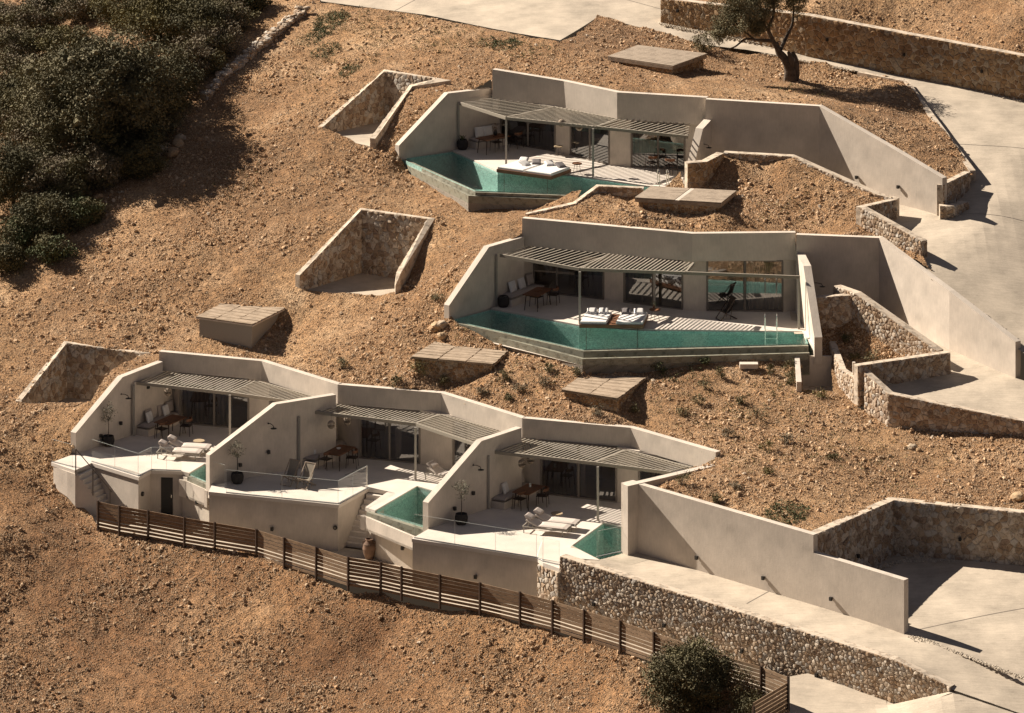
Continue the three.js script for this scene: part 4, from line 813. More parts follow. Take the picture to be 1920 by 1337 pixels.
function pit(key, label, mats) {
  const d = pitDefs[key], ln = [d.foot0, d.c0, d.c1, d.k, d.foot1];
  const g = rubbleWall(label, ln.map((v) => wp(v, d.floor - 0.3, v.y)), 0.28, 1, { size: 0.3, mats, name: 'light_well' });
  new MB().prism(ln, d.floor - 0.2, d.floor).build('floor', M.road, g);
}
pit('A', 'stone lined light well cut in the slope beside the upper villa', stoneMats);
pit('B', 'stone lined light well cut in the slope beside the middle villa', stoneMats);
pit('C', 'stone lined light well cut in the slope beside the row of joined villas', stoneMats);

function reedLid(g, q, panels, y, seedY, gapMat) {   // q: four corners (front left, back left, back right, front right); bundles of reeds along the length
  for (let k = 0; k < panels; k++) {
    const a = k / panels + 0.006, b = (k + 1) / panels - 0.006, m = new MB(), m2 = new MB(), n = 20;
    const at = (u, v) => lerp(lerp(q[0], q[3], u), lerp(q[1], q[2], u), v);
    for (let i = 0; i < n; i++) {
      const v = (i + 0.5) / n, w = at(a, v).distanceTo(at(a, v + 1 / n)) * 1.05, t = i % 3 ? m : m2;
      t.bar(flat(at(a + rr(-0.006, 0.008), v), y + rr(-0.012, 0.012)), flat(at(b + rr(-0.008, 0.006), v), y + rr(-0.012, 0.012)), w, 0.045);
    }
    m.build('reed_panel', M.reed, g); m2.build('reed_panel', M.reedB, g);
  }
}
function skylight(label, xy, h, hb, panels, kind) {
  const q = [0, 1, 2, 3].map((i) => P(xy[2 * i], xy[2 * i + 1], h)), c = V(0, 0, 0); q.forEach((v) => c.add(v)); c.multiplyScalar(0.25);
  const g = thing('roof_hatch', label, 'hatch', undefined);
  const ins = q.map((v) => lerp(v, c, 0.08));
  if (kind === 'plaster') new MB().prism(ins, hb, h - 0.09).build('box', M.grey, g);
  else { new MB().prism(ins, hb, h - 0.09).build('box', M.mortar, g); const w = (i, j) => stonesOn(wp(ins[i], hb, h - 0.1), wp(ins[j], hb, h - 0.1), 0.2, 1); layStones(g, [...w(0, 3), ...w(3, 2)], ochreMats, 120); }
  if (kind === 'boards') {
    const n = 12, at = (u, v) => lerp(lerp(q[0], q[3], u), lerp(q[1], q[2], u), v);
    for (const [a, b] of panels === 2 ? [[0, 0.46], [0.52, 1]] : [[0, 1]]) for (let i = 0; i < n; i++) { const v = (i + 0.5) / n; new MB().bar(flat(at(a, v), h), flat(at(b, v), h + rr(-0.004, 0.004)), at(a, 0).distanceTo(at(a, 1)) / n * 0.96, 0.05).build('board', M.grey_wood, g); }
    const s = q.map((v) => lerp(v, c, 0.015)); for (let i = 0; i < 4; i++) new MB().bar(flat(s[i], h - 0.11), flat(s[(i + 1) % 4], h - 0.11), 0.05, 0.16).build('side_board', M.grey_wood, g);
    if (panels === 2) new MB().bar(flat(at(0.49, 0), h - 0.01), flat(at(0.49, 1), h - 0.01), 0.2, 0.05).build('metal_strip', M.plaster, g);
  } else { new MB().prism(q, h - 0.09, h - 0.03).build('lid_frame', kind === 'plaster' ? M.plaster : M.reedB, g); reedLid(g, q, panels, h, 0); }
}
skylight('raised roof hatch with a reed lid on a tall plaster box', [367, 594, 425, 564, 535, 578, 474, 609], 4.6, 3.2, 3, 'plaster');
skylight('low roof hatch with three reed panels beside the long pool', [769, 669, 818, 639, 963, 650, 926, 683], 4.52, 3.4, 3, 'stone');
skylight('low roof hatch with two reed panels below the long pool', [1052, 731, 1096, 700, 1212, 708, 1159, 748], 4.24, 3.1, 2, 'stone');
skylight('boarded roof hatch with a metal strip in front of the upper pool', [1190, 371, 1220, 350, 1381, 358, 1352, 381], 9.97, 8.8, 2, 'boards');
skylight('boarded roof hatch on the earth roof near the leaning tree', [1139, 106, 1196, 85, 1326, 101, 1262, 124], 13.55, 12.6, 1, 'boards');

{ // slatted fence
  const g = thing('slatted_fence', 'long fence of horizontal brown boards at the foot of the terraces', 'fence');
  const bh = 0.128, gap = 0.026, n = 8;
  const run = (a, b, y) => {
    for (let k = 0; k < n; k++) {
      const low = k < 3, h = low ? 0.105 : bh, y0 = y + 0.06 + (low ? k * 0.158 : 3 * 0.158 + (k - 3) * (bh + gap)) + h / 2;
      new MB().bar(V(a.x, y0 + rr(-0.006, 0.006), a.z), V(b.x, y0 + rr(-0.006, 0.006), b.z), 0.028, h).build('slat', fenceWood[Math.floor(rnd() * 4)], g);
    }
  };
  const post = (v, y) => new MB().box(v.x + 0.02, y + 0.6, v.z + 0.08, 0.085, 1.46, 0.09, 0.5).build('post', M.darkwood, g);
  fenceFoot.forEach((v, i) => { const y = -2.14; post(v, y); if (i) run(fenceFoot[i - 1], v, y); });
  const e = fenceFoot[fenceFoot.length - 1], r = V(e.x - 1.5, 0, e.z + 2.4); run(e, r, -2.35); post(r, -2.5);
}
{ // concrete trench beside the long pool
  const g = thing('drain_trench', 'concrete trench with a lit end wall beside the long pool', 'trench');
  const a = P(1499, 668, 4.85), b = P(1503, 716, 4.5), c = P(1560, 668, 4.85);
  wallMB(new MB(), [wp(a, 3.4, 4.85), wp(b, 3.4, 4.5)], 0.22, -1).build('end_wall', M.plaster, g);
  wallMB(new MB(), [wp(P(1371, 667, 4.85), 4.2, 4.85), wp(a, 3.4, 4.85), wp(c, 3.4, 4.85)], 0.16, 1).build('back_wall', M.plaster, g);
  new MB().prism([a, c, P(1562, 726, 4.0), P(1504, 728, 4.0)], 3.3, 3.5).build('trench_floor', M.mortar, g);
  const s = P(1404, 683, 4.72); tag(new MB().box(s.x, soilH(s.x, s.z) + 0.1, s.z, 0.82, 0.22, 0.4).build('concrete_block', M.plaster, scene), 'pale concrete block lying on the soil below the long pool', 'block');
}
{ // grooves sawn in the concrete
  const joint = (parent, h, a, b) => { const m = new MB(), n = 12, d = b.clone().sub(a).setY(0).normalize(), s = V(-d.z * 0.02, 0, d.x * 0.02); for (let i = 0; i < n; i++) { const p = lerp(a, b, i / n), q = lerp(a, b, (i + 1) / n), y = (v) => V(v.x, h(v.x, v.z) + 0.006, v.z); m.quad(y(p.clone().sub(s)), y(q.clone().sub(s)), y(q.clone().add(s)), y(p.clone().add(s))); } m.build('expansion_joint', M.frame, parent); };
  const road = scene.children.find((o) => o.name === 'upper_road'), yard = scene.children.find((o) => o.name === 'lower_path');
  joint(road, roadUpH, P(1790, 273, 11.0), P(1990, 290, 10.8)); joint(road, roadUpH, P(735, 22, 13.7), P(800, 2, 13.7)); joint(road, roadUpH, P(1055, -8, 13.9), P(1240, 26, 13.8)); joint(road, roadUpH, P(1760, 420, 8.9), P(1990, 452, 8.3));
  joint(yard, roadLowH, P(1716, 1180, -0.4), P(1990, 1120, 0)); joint(yard, roadLowH, P(1400, 1128, -0.2), P(1445, 1108, -0.2));
}
// ---------------------------------------------------------------- lamps and showers on the walls
const lampBox = (() => { const g = new MB(); g.box(0, 0, 0.05, 0.11, 0.15, 0.1); return g; });
function wallLamp(label, a, b, px, py, group, round) {
  const v = onLine(a, b, px); v.y = hAt(v, py); const d = Math.atan2(b.x - a.x, b.z - a.z);
  const n = V(-(b.z - a.z), 0, b.x - a.x).normalize(); if (n.z < 0) n.negate();
  const g = thing('wall_lamp', label, 'wall lamp', group, v.clone().addScaledVector(n, 0.045), Math.atan2(n.x, n.z));
  if (round) { new MB().tube(V(0, 0, -0.08), V(0, 0, 0.03), 0.1, 0.1, 12).build('shade', M.black, g); new MB().tube(V(0, 0, 0.03), V(0, 0, 0.05), 0.05, 0.045, 10).build('lens', M.frame, g); }
  else { new MB().box(0, 0, 0.045, 0.115, 0.15, 0.1).build('shade', M.black, g); new MB().box(0, 0.02, -0.04, 0.08, 0.1, 0.1).build('mount', M.frame, g); }
}
const LG = (s) => 'wall lamps on ' + s;
for (const [x, y] of [[1308, 1045], [1433, 1083], [1560, 1122]]) wallLamp('black box lamp on the tall cream wall above the lower path', AL[0], AL[1], x, y, LG('the tall access wall'));
for (const [x, y] of [[1115, 1132], [1247, 1172], [1393, 1220], [1533, 1265]]) wallLamp('black box lamp fixed to the long rubble wall behind the fence', SW1[0], SW1[1], x, y, LG('the long rubble wall'));
for (const [x, y] of [[1729, 598], [1815, 632]]) wallLamp('black box lamp on the cream wall beside the ramp', AM[1], AM[3], x, y, LG('the ramp wall'));
for (const [x, y] of [[1608, 332], [1686, 350]]) wallLamp('black box lamp on the cream wall under the olive tree', AU[1], AU[2], x, y, LG('the upper access wall'));
for (const [x, y] of [[1552, 74], [1696, 102], [1842, 133]]) wallLamp('black box lamp on the ochre rubble wall by the upper road', SW10[1], SW10[2], x, y, LG('the ochre wall'));
wallLamp('black box lamp on the ochre rubble wall left of the tree crown', SW10[0], SW10[1], 1272, 20);
wallLamp('black box lamp on the rubble wall of the lower yard', SW2[1], SW2[2], 1801, 1010);
wallLamp('black box lamp in the shaded corner of the lower yard', SW2[0], SW2[1], 1606, 1042);
{ const t = inset([p0(391, 922), p0(635, 947)]); wallLamp('square black lamp on the terrace wall behind the fence', t[0], t[1], 511, 991); wallLamp('round black lamp at the corner of the terrace wall', t[0], t[1], 629, 989, undefined, true); }
{ const t = inset([p0(772, 1010), p0(1007, 1047)]); wallLamp('square black lamp on the terrace wall below the potted tree balustrade', t[0], t[1], 893, 1081); }
{ const t = inset([p0(260, 895), p0(283, 882)]); wallLamp('round black lamp on the angled wall left of the black door', t[0], t[1], 266, 926, undefined, true); }
wallLamp('black box lamp on the recessed wall under the small plunge pool', p0(354, 889), p0(392, 905), 372, 941);
wallLamp('black box lamp on the wall behind the clay jar', p0(704, 960), p0(803, 989), 757, 1027);
const sides = [['the terrace above the black door', W1, [[224, 793], [187, 817]], [236, 745]], ['the terrace with deck chairs', W2, [[502, 847], [449, 871]], [512, 800]], ['the terrace by the access wall', W3, [[885, 924], [850, 953]], [896, 878]]];
for (const [where, w, ls, sh] of sides) {
  wallLamp('small black tap box on the side wall of ' + where, w[0], w[1], ls[0][0], ls[0][1]); wallLamp('black box lamp by the potted tree on ' + where, w[0], w[1], ls[1][0], ls[1][1]);
  const v = onLine(w[0], w[1], sh[0] - 9); v.y = hAt(v, sh[1] - 6); const d = w[1].clone().sub(w[0]).normalize(), n = V(-d.z, 0, d.x);
  const g = thing('shower', 'black rain shower on the side wall of ' + where, 'shower', undefined, v, Math.atan2(n.x, n.z));
  new MB().path([V(0, 0, -0.01), V(0, 0.03, 0.2), V(0, 0.0, 0.42), V(0, -0.1, 0.46)], 0.016, 6).build('arm', M.black, g); new MB().lathe(0, -0.13, 0.46, [[0.001, 0.04], [0.03, 0.035], [0.14, 0.012], [0.14, 0], [0.001, 0]], 14).build('shower_head', M.black, g); new MB().tube(V(0, 0, -0.01), V(0, 0, 0.02), 0.04, 0.04, 10).build('rosette', M.black, g);
}
for (const [lab, v, ry] of [['black rain shower on the end wall of the upper villa', PD(1312, 271, 232.2), 0.3], ['black rain shower on the end wall of the middle villa', PD(1524, 531, 221.0), 0.3]]) {
  const g = thing('shower', lab, 'shower', undefined, v, Math.PI / 2 - ry);
  new MB().path([V(0, 0, -0.15), V(0, 0.03, 0.2), V(0, 0.0, 0.42), V(0, -0.1, 0.46)], 0.016, 6).build('arm', M.black, g); new MB().lathe(0, -0.13, 0.46, [[0.001, 0.04], [0.03, 0.035], [0.14, 0.012], [0.14, 0], [0.001, 0]], 14).build('shower_head', M.black, g);
}

// ---------------------------------------------------------------- furniture
function diningChair(label, v, ry, group) {
  const g = thing('dining_chair', label, 'chair', group, v, ry);
  new MB().soft(0, 0.45, 0, 0.5, 0.05, 0.48, 0, 0, 0, 6).build('seat', M.darkwood, g);
  const b = new MB(); let p = null; for (let i = 0; i <= 8; i++) { const a = -1.25 + 2.5 * i / 8, q = V(-0.26 * Math.cos(a) - 0.0, 0, 0.28 * Math.sin(a)); if (p) { b.bar(V(p.x, 0.74, p.z), V(q.x, 0.74, q.z), 0.035, 0.12); } p = q; } b.build('backrest', M.wood, g);
  for (const [x, z] of [[0.19, 0.2], [0.19, -0.2], [-0.2, 0.2], [-0.2, -0.2]]) new MB().tube(V(x, x < 0 ? 0.68 : 0.66, z * 1.08), V(x * 1.25, 0, z * 1.2), 0.018, 0.014, 6).build('leg', M.darkwood, g);
  return g;
}
function diningTable(label, v, ry, w = 1.5, d = 0.85) {
  const g = thing('dining_table', label, 'table', undefined, v, ry);
  for (let i = 0; i < 6; i++) new MB().box(0, 0.735, (i - 2.5) * d / 6, w, 0.035, d / 6 - 0.008).build('board', M.wood, g);
  new MB().box(0, 0.685, 0, w * 0.82, 0.06, d * 0.7).build('apron', M.darkwood, g);
  for (const x of [-1, 1]) for (const z of [-1, 1]) new MB().tube(V(x * w * 0.4, 0.71, z * d * 0.36), V(x * w * 0.45, 0, z * d * 0.42), 0.03, 0.018, 7).build('leg', M.darkwood, g);
  return g;
}
function pillow(label, v, ry, tilt, s, m, group) {
  const g = new MB().soft(0, 0, 0, s, 0.17, s, 0, 0, 0, 8, 0.42).build('pillow', m, scene);
  g.position.copy(v); g.rotation.order = 'YXZ'; g.rotation.y = ry; g.rotation.x = Math.PI / 2 - tilt; return tag(g, label, 'pillow', group);
}
function lounger(label, v, ry, group) {   // +x towards the feet
  const g = thing('sun_lounger', label, 'sun lounger', group, v, ry);
  new MB().bar(V(-1, 0.27, 0.33), V(1, 0.27, 0.33), 0.035, 0.045).bar(V(-1, 0.27, -0.33), V(1, 0.27, -0.33), 0.035, 0.045).bar(V(1, 0.27, -0.33), V(1, 0.27, 0.33), 0.035, 0.045).bar(V(-1, 0.27, -0.33), V(-1, 0.27, 0.33), 0.035, 0.045).build('frame', M.grey, g);
  for (const x of [-0.94, 0.82]) for (const z of [-0.32, 0.32]) new MB().bar(V(x, 0, z), V(x, 0.26, z), 0.035, 0.035).build('leg', M.grey, g);
  new MB().soft(0.35, 0.345, 0, 1.32, 0.12, 0.68, 0, 0, 0, 8, 0.14).build('mattress', M.fabric, g);
  new MB().soft(-0.56, 0.44, 0, 0.62, 0.11, 0.68, 0, 0, -0.42, 8, 0.16).build('back_cushion', M.fabric, g);
  new MB().bar(V(-0.3, 0.3, 0.3), V(-0.88, 0.54, 0.3), 0.03, 0.03).bar(V(-0.3, 0.3, -0.3), V(-0.88, 0.54, -0.3), 0.03, 0.03).bar(V(-0.8, 0.28, 0.3), V(-0.7, 0.47, 0.3), 0.02, 0.02).bar(V(-0.8, 0.28, -0.3), V(-0.7, 0.47, -0.3), 0.02, 0.02).build('backrest_frame', M.grey, g);
  new MB().soft(-0.78, 0.64, 0, 0.36, 0.15, 0.56, 0, 0, -0.42, 7, 0.34).build('head_pillow', M.taupe, g);
  return g;
}
function sideTable(label, v, r = 0.26, h = 0.42, m = M.straw) {
  const g = thing('side_table', label, 'side table', undefined, v);
  new MB().lathe(0, h, 0, [[0.001, 0], [r, 0], [r, -0.035], [0.001, -0.035]], 20).build('top', m, g);
  for (let i = 0; i < 3; i++) { const a = i * 2.1 + 0.5; new MB().tube(V(Math.cos(a) * r * 0.55, h - 0.03, Math.sin(a) * r * 0.55), V(Math.cos(a) * r * 0.9, 0, Math.sin(a) * r * 0.9), 0.014, 0.012, 6).build('leg', M.frame, g); }
  return g;
}
function pendant(label, v, top, group) {
  const g = thing('pendant_lamp', label, 'pendant lamp', group, v);
  for (let i = 0; i < 14; i++) { const m = new MB(), a = i * Math.PI / 14; let p = null; for (let k = 0; k <= 12; k++) { const w = k / 12 * Math.PI, q = V(Math.sin(w) * 0.17 * Math.cos(a * 2), Math.cos(w) * 0.19, Math.sin(w) * 0.17 * Math.sin(a * 2)); if (p) m.bar(p, q, 0.052, 0.008); p = q; } m.build('shade_strip', M.grey_wood, g); }
  new MB().tube(V(0, 0.18, 0), V(0, top - v.y, 0), 0.006, 0.006, 5).build('cord', M.black, g); new MB().tube(V(0, 0.08, 0), V(0, 0.19, 0), 0.03, 0.025, 8).build('socket', M.black, g);
}
function leafCloud(mb, c, rx, ry, rz, n, s, clumps, sharp = 0.5, core = 0) {   // small leaf faces gathered in clumps through the volume
  const cs = []; for (let i = 0; i < clumps; i++) { let x, y, z; do { x = rr(-1, 1); y = rr(-1, 1); z = rr(-1, 1); } while (x * x + y * y + z * z > 1); const k = 0.55 + 0.45 * rnd(), l = Math.hypot(x, y, z) || 1, q = Math.pow(l, 0.45) / l * k * 1.15; cs.push([c.x + x * q * rx, c.y + y * q * ry, c.z + z * q * rz, rr(0.45, 1)]); }
  const R = Math.cbrt(rx * ry * rz), cr = R * 1.25 / Math.cbrt(clumps) * 1.1;
  if (core) for (const k of cs) {   // twiggy heart of each clump
    const g = new THREE.IcosahedronGeometry(1, 1), a = g.attributes.position, mp = new Map(), r = cr * k[3] * core, q = [];
    for (let i = 0; i < a.count; i++) { const key = a.getX(i).toFixed(2) + a.getY(i).toFixed(2) + a.getZ(i).toFixed(2); if (!mp.has(key)) mp.set(key, rr(0.55, 1.2)); const w = mp.get(key) * r; q.push(V(k[0] + a.getX(i) * w * 1.2, k[1] + a.getY(i) * w * 0.9, k[2] + a.getZ(i) * w * 1.2)); }
    for (let i = 0; i < q.length; i += 3) mb.tri(q[i], q[i + 1], q[i + 2]);
  }
  for (let i = 0; i < n; i++) {
    const k = cs[Math.floor(rnd() * cs.length)]; let x, y, z; do { x = rr(-1, 1); y = rr(-1, 1); z = rr(-1, 1); } while (x * x + y * y + z * z > 1);
    const sh = core ? (0.5 + 0.5 * Math.sqrt(rnd())) / (Math.hypot(x, y, z) || 1) : 1, p = V(k[0] + x * sh * cr * k[3] * 1.25, k[1] + y * sh * cr * k[3] * 0.95, k[2] + z * sh * cr * k[3] * 1.25), a = rr(0, 6.28), e = rr(-1.1, 1.1), d = V(Math.cos(a) * Math.cos(e), Math.sin(e), Math.sin(a) * Math.cos(e)), o = V(rr(-1, 1), rr(-1, 1), rr(-1, 1)).cross(d).normalize(), L = s * rr(0.6, 1.3), w = L * sharp * 0.5;
    const q = p.clone().addScaledVector(d, L * 0.5);
    mb.p.push(p.x, p.y, p.z, q.x + o.x * w, q.y + o.y * w, q.z + o.z * w, q.x + d.x * L * 0.5, q.y + d.y * L * 0.5, q.z + d.z * L * 0.5, p.x, p.y, p.z, q.x + d.x * L * 0.5, q.y + d.y * L * 0.5, q.z + d.z * L * 0.5, q.x - o.x * w, q.y - o.y * w, q.z - o.z * w);
    for (let t = 0; t < 12; t++) mb.u.push(0.5);
  }
}
const leafMat = (r, g, b) => new THREE.MeshStandardMaterial({ color: col(r, g, b), roughness: 0.85, side: THREE.DoubleSide });
const L_ = { olive: leafMat(0.145, 0.125, 0.062), olive2: leafMat(0.19, 0.165, 0.092), dark: leafMat(0.075, 0.068, 0.028), dark2: leafMat(0.115, 0.098, 0.04), grey: leafMat(0.175, 0.14, 0.088), brown: leafMat(0.14, 0.08, 0.035), yellow: leafMat(0.15, 0.125, 0.04), green: leafMat(0.075, 0.088, 0.030), sage: leafMat(0.17, 0.165, 0.115) };

function pottedTree(label, v) {
  const g = thing('potted_tree', label, 'potted tree', undefined, v);
  new MB().lathe(0, 0, 0, [[0.001, 0], [0.2, 0], [0.27, 0.12], [0.29, 0.3], [0.255, 0.46], [0.23, 0.46], [0.22, 0.4], [0.001, 0.4]], 20).build('pot', M.pot, g);
  new MB().path([V(0, 0.4, 0), V(0.015, 0.8, 0.01), V(0, 1.15, 0), V(0.01, 1.4, 0)], [0.024, 0.02, 0.017, 0.012], 6).path([V(0, 1.1, 0), V(0.14, 1.42, 0.06)], 0.01, 5).path([V(0, 1.15, 0), V(-0.13, 1.5, -0.05)], 0.01, 5).build('trunk', M.bark, g);
  const m = new MB(); leafCloud(m, V(0, 1.5, 0), 0.34, 0.44, 0.34, 420, 0.085, 22, 0.34); m.build('crown', L_.sage, g);
}
// terraces of the joined villas
const nookDir = (f) => { const d = f[1].clone().sub(f[0]); return yaw(d.x, d.z); };
const rowNames = ['the terrace above the black door', 'the terrace with deck chairs', 'the terrace by the access wall'];
const facs = [fac1, fac2, fac3], tabs = [[320, 787], [637, 844], [991, 917]], chairsAt = [[[303, 822], [349, 816]], [[610, 879], [660, 876]], [[974, 954], [1017, 948]]], pots = [[203, 836], [445, 906], [865, 983]];
[V1, V2, V3].forEach((vv, i) => {
  const f = facs[i], ry = nookDir(f), where = rowNames[i], [a, b, nb] = vv.bench;
  const mid = (t, s, y) => { const p = lerp(a, b, t), q = lerp(nb[0], nb[1], t), r = lerp(p, q, s); return V(r.x, y, r.z); };
  const cu = mid(0.5, 0.5, 0.39), L = a.distanceTo(b) - 0.12;
  const c = new MB().soft(0, 0, 0, L, 0.17, 0.68, 0, 0, 0, 8, 0.12).build('seat_cushion', M.taupe, scene); c.position.copy(cu); c.rotation.y = ry; tag(c, 'long taupe seat cushion on the bench of ' + where, 'cushion');
  for (const t of [0.3, 0.62, 0.86]) pillow('taupe back pillow leaning in the nook of ' + where, mid(t, 0.2, 0.72), ry, 0.2, 0.52, M.taupe, 'taupe pillows in the nook of ' + where);
  for (const t of i === 2 ? [0.3] : [0.24, 0.68]) pillow('white square pillow on the bench of ' + where, mid(t, 0.42, 0.7), ry + 0.1, 0.28, 0.46, M.white, 'white pillows on the bench of ' + where);
  const tp = P(tabs[i][0], tabs[i][1], 0.74); diningTable('brown dining table in the nook of ' + where, V(tp.x, 0, tp.z), ry);
  chairsAt[i].forEach(([x, y], k) => diningChair((k ? 'dark dining chair nearest the doors on ' : 'dark dining chair near the bench end on ') + where, p0(x, y), ry + Math.PI / 2 + (k ? 0.3 : -0.1)));
  pottedTree('slim young olive in a dark round pot on ' + where, p0(...pots[i]));
});
tag((() => { const v = P(635, 842, 0.755), m = new MB().lathe(0, 0, 0, [[0.001, 0], [0.06, 0], [0.11, 0.05], [0.1, 0.05], [0.05, 0.015], [0.001, 0.015]], 14).build('bowl', M.white, scene); m.position.copy(v); return m; })(), 'small white bowl on the dining table of the terrace with deck chairs', 'bowl');
tag((() => { const v = P(994, 913, 0.755), m = new MB().lathe(0, 0, 0, [[0.001, 0], [0.05, 0], [0.055, 0.16], [0.045, 0.16], [0.04, 0.02], [0.001, 0.02]], 12).build('glass_jar', M.edge, scene); m.position.copy(v); return m; })(), 'small pale jar on the dining table of the terrace by the access wall', 'jar');
const atD = (px, py, ref) => PD(px, py, CAM_D - ref.z);
for (const [x, y, i] of [[315, 735, 0], [621, 796, 1], [651, 789, 1], [979, 869, 2], [995, 862, 2]]) { const tp = P(tabs[i][0], tabs[i][1], 0.74); pendant('woven ball pendant lamp over the dining table of ' + rowNames[i], atD(x, y, V(tp.x, 0, tp.z + (i * 0 + 0.1))), LH, i ? 'pendant lamps over the table of ' + rowNames[i] : undefined); }
[[252, 816, 276, 726], [562, 877, 597, 784], [917, 953, 945, 855]].forEach(([x, y, u, w], i) => { const f = facs[i]; const v = onLine(f[0], f[1], u); v.y = hAt(v, w); const d = f[1].clone().sub(f[0]), g = thing('nook_lamp', 'small black box lamp high on the nook wall of ' + rowNames[i], 'wall lamp', undefined, v, yaw(d.x, d.z)); new MB().box(0, 0, 0.06, 0.14, 0.11, 0.1).build('shade', M.black, g); new MB().box(0, 0, 0.0, 0.06, 0.06, 0.06).build('mount', M.frame, g); });
// paired sun loungers
for (const [pts, where] of [[[[981, 999], [1056, 1007], [17, -9.5]], 'beside the plunge pool by the access wall'], [[[295, 860], [367, 864], [17, -9]], 'behind the balustrade above the black door']]) {
  const a = p0(...pts[0]), b = p0(...pts[1]), d = b.clone().sub(a).normalize(), n = V(d.z, 0, -d.x), ry = yaw(d.x, d.z), c1 = lerp(a, b, 0.53).addScaledVector(n, 0.32), off = p0(pts[0][0] + pts[2][0], pts[0][1] + pts[2][1]).sub(a);
  lounger('padded sun lounger nearer the balustrade ' + where, c1, ry); lounger('padded sun lounger further from the balustrade ' + where, c1.clone().add(off), ry);
}
{ const d = p0(860, 905).sub(p0(800, 893)); lounger('padded sun lounger in striped shade behind the slanting side wall', p0(838, 903), yaw(d.x, d.z)); }
sideTable('round straw side table beside the loungers by the access wall', p0(1044, 980)); sideTable('round straw side table beside the loungers above the black door', p0(373, 843));
function deckChair(label, v, ry, m, fm) {   // +x is the way the sitter looks
  const g = thing('deck_chair', label, 'deck chair', undefined, v, ry);
  for (const z of [-0.27, 0.27]) new MB().bar(V(0.42, 0.0, z), V(-0.34, 0.98, z), 0.03, 0.035).bar(V(-0.42, 0.0, z * 0.9), V(0.34, 0.42, z * 0.9), 0.03, 0.035).bar(V(-0.1, 0.02, z * 0.8), V(-0.2, 0.62, z * 0.8), 0.025, 0.025).build('side_frame', fm, g);
  new MB().bar(V(-0.34, 0.98, -0.29), V(-0.34, 0.98, 0.29), 0.045, 0.04).bar(V(0.34, 0.42, -0.26), V(0.34, 0.42, 0.26), 0.035, 0.035).bar(V(-0.42, 0.02, -0.26), V(-0.42, 0.02, 0.26), 0.03, 0.03).bar(V(0.42, 0.02, -0.26), V(0.42, 0.02, 0.26), 0.03, 0.03).build('cross_bar', fm, g);
  const s = new MB(), c = [[-0.335, 0.985], [-0.27, 0.82], [-0.2, 0.62], [-0.12, 0.46], [-0.02, 0.36], [0.1, 0.34], [0.22, 0.38], [0.34, 0.44]];
  for (let i = 0; i < c.length - 1; i++) { const [x0, y0] = c[i], [x1, y1] = c[i + 1]; s.quad(V(x0, y0, -0.25), V(x1, y1, -0.25), V(x1, y1, 0.25), V(x0, y0, 0.25)); s.quad(V(x0 - 0.008, y0 - 0.008, -0.25), V(x0 - 0.008, y0 - 0.008, 0.25), V(x1 - 0.008, y1 - 0.008, 0.25), V(x1 - 0.008, y1 - 0.008, -0.25)); }
  s.build('sling', m, g);
}
{ const bar = p0(563, 896).sub(p0(542, 892)), n = V(-bar.z, 0, bar.x); const ry = yaw(n.x, n.z); deckChair('folding canvas deck chair nearer the stair on the sunny terrace', p0(574, 913), ry, M.canvas, M.grey_wood); deckChair('folding canvas deck chair nearer the potted tree on the sunny terrace', p0(545, 907), ry, M.canvas, M.grey_wood); }
deckChair('dark wooden deck chair on the shaded terrace of the middle villa', pm(1362, 598), yaw(-1, 0.45), M.darkwood, M.darkwood);
{ // clay jar under the plunge pool
  const v = P(692, 1048, -2.05), g = thing('clay_jar', 'tall clay storage jar at the foot of the narrow pool stair', 'jar', undefined, v);
  new MB().lathe(0, 0, 0, [[0.001, 0], [0.16, 0], [0.24, 0.2], [0.29, 0.45], [0.26, 0.66], [0.15, 0.78], [0.13, 0.83], [0.18, 0.87], [0.15, 0.88], [0.11, 0.82], [0.001, 0.8]], 22).build('body', M.clay, g);
  for (const s of [-1, 1]) new MB().path([V(s * 0.15, 0.8, 0), V(s * 0.27, 0.76, 0), V(s * 0.27, 0.64, 0)], 0.022, 6).build('handle', M.clay, g);
}
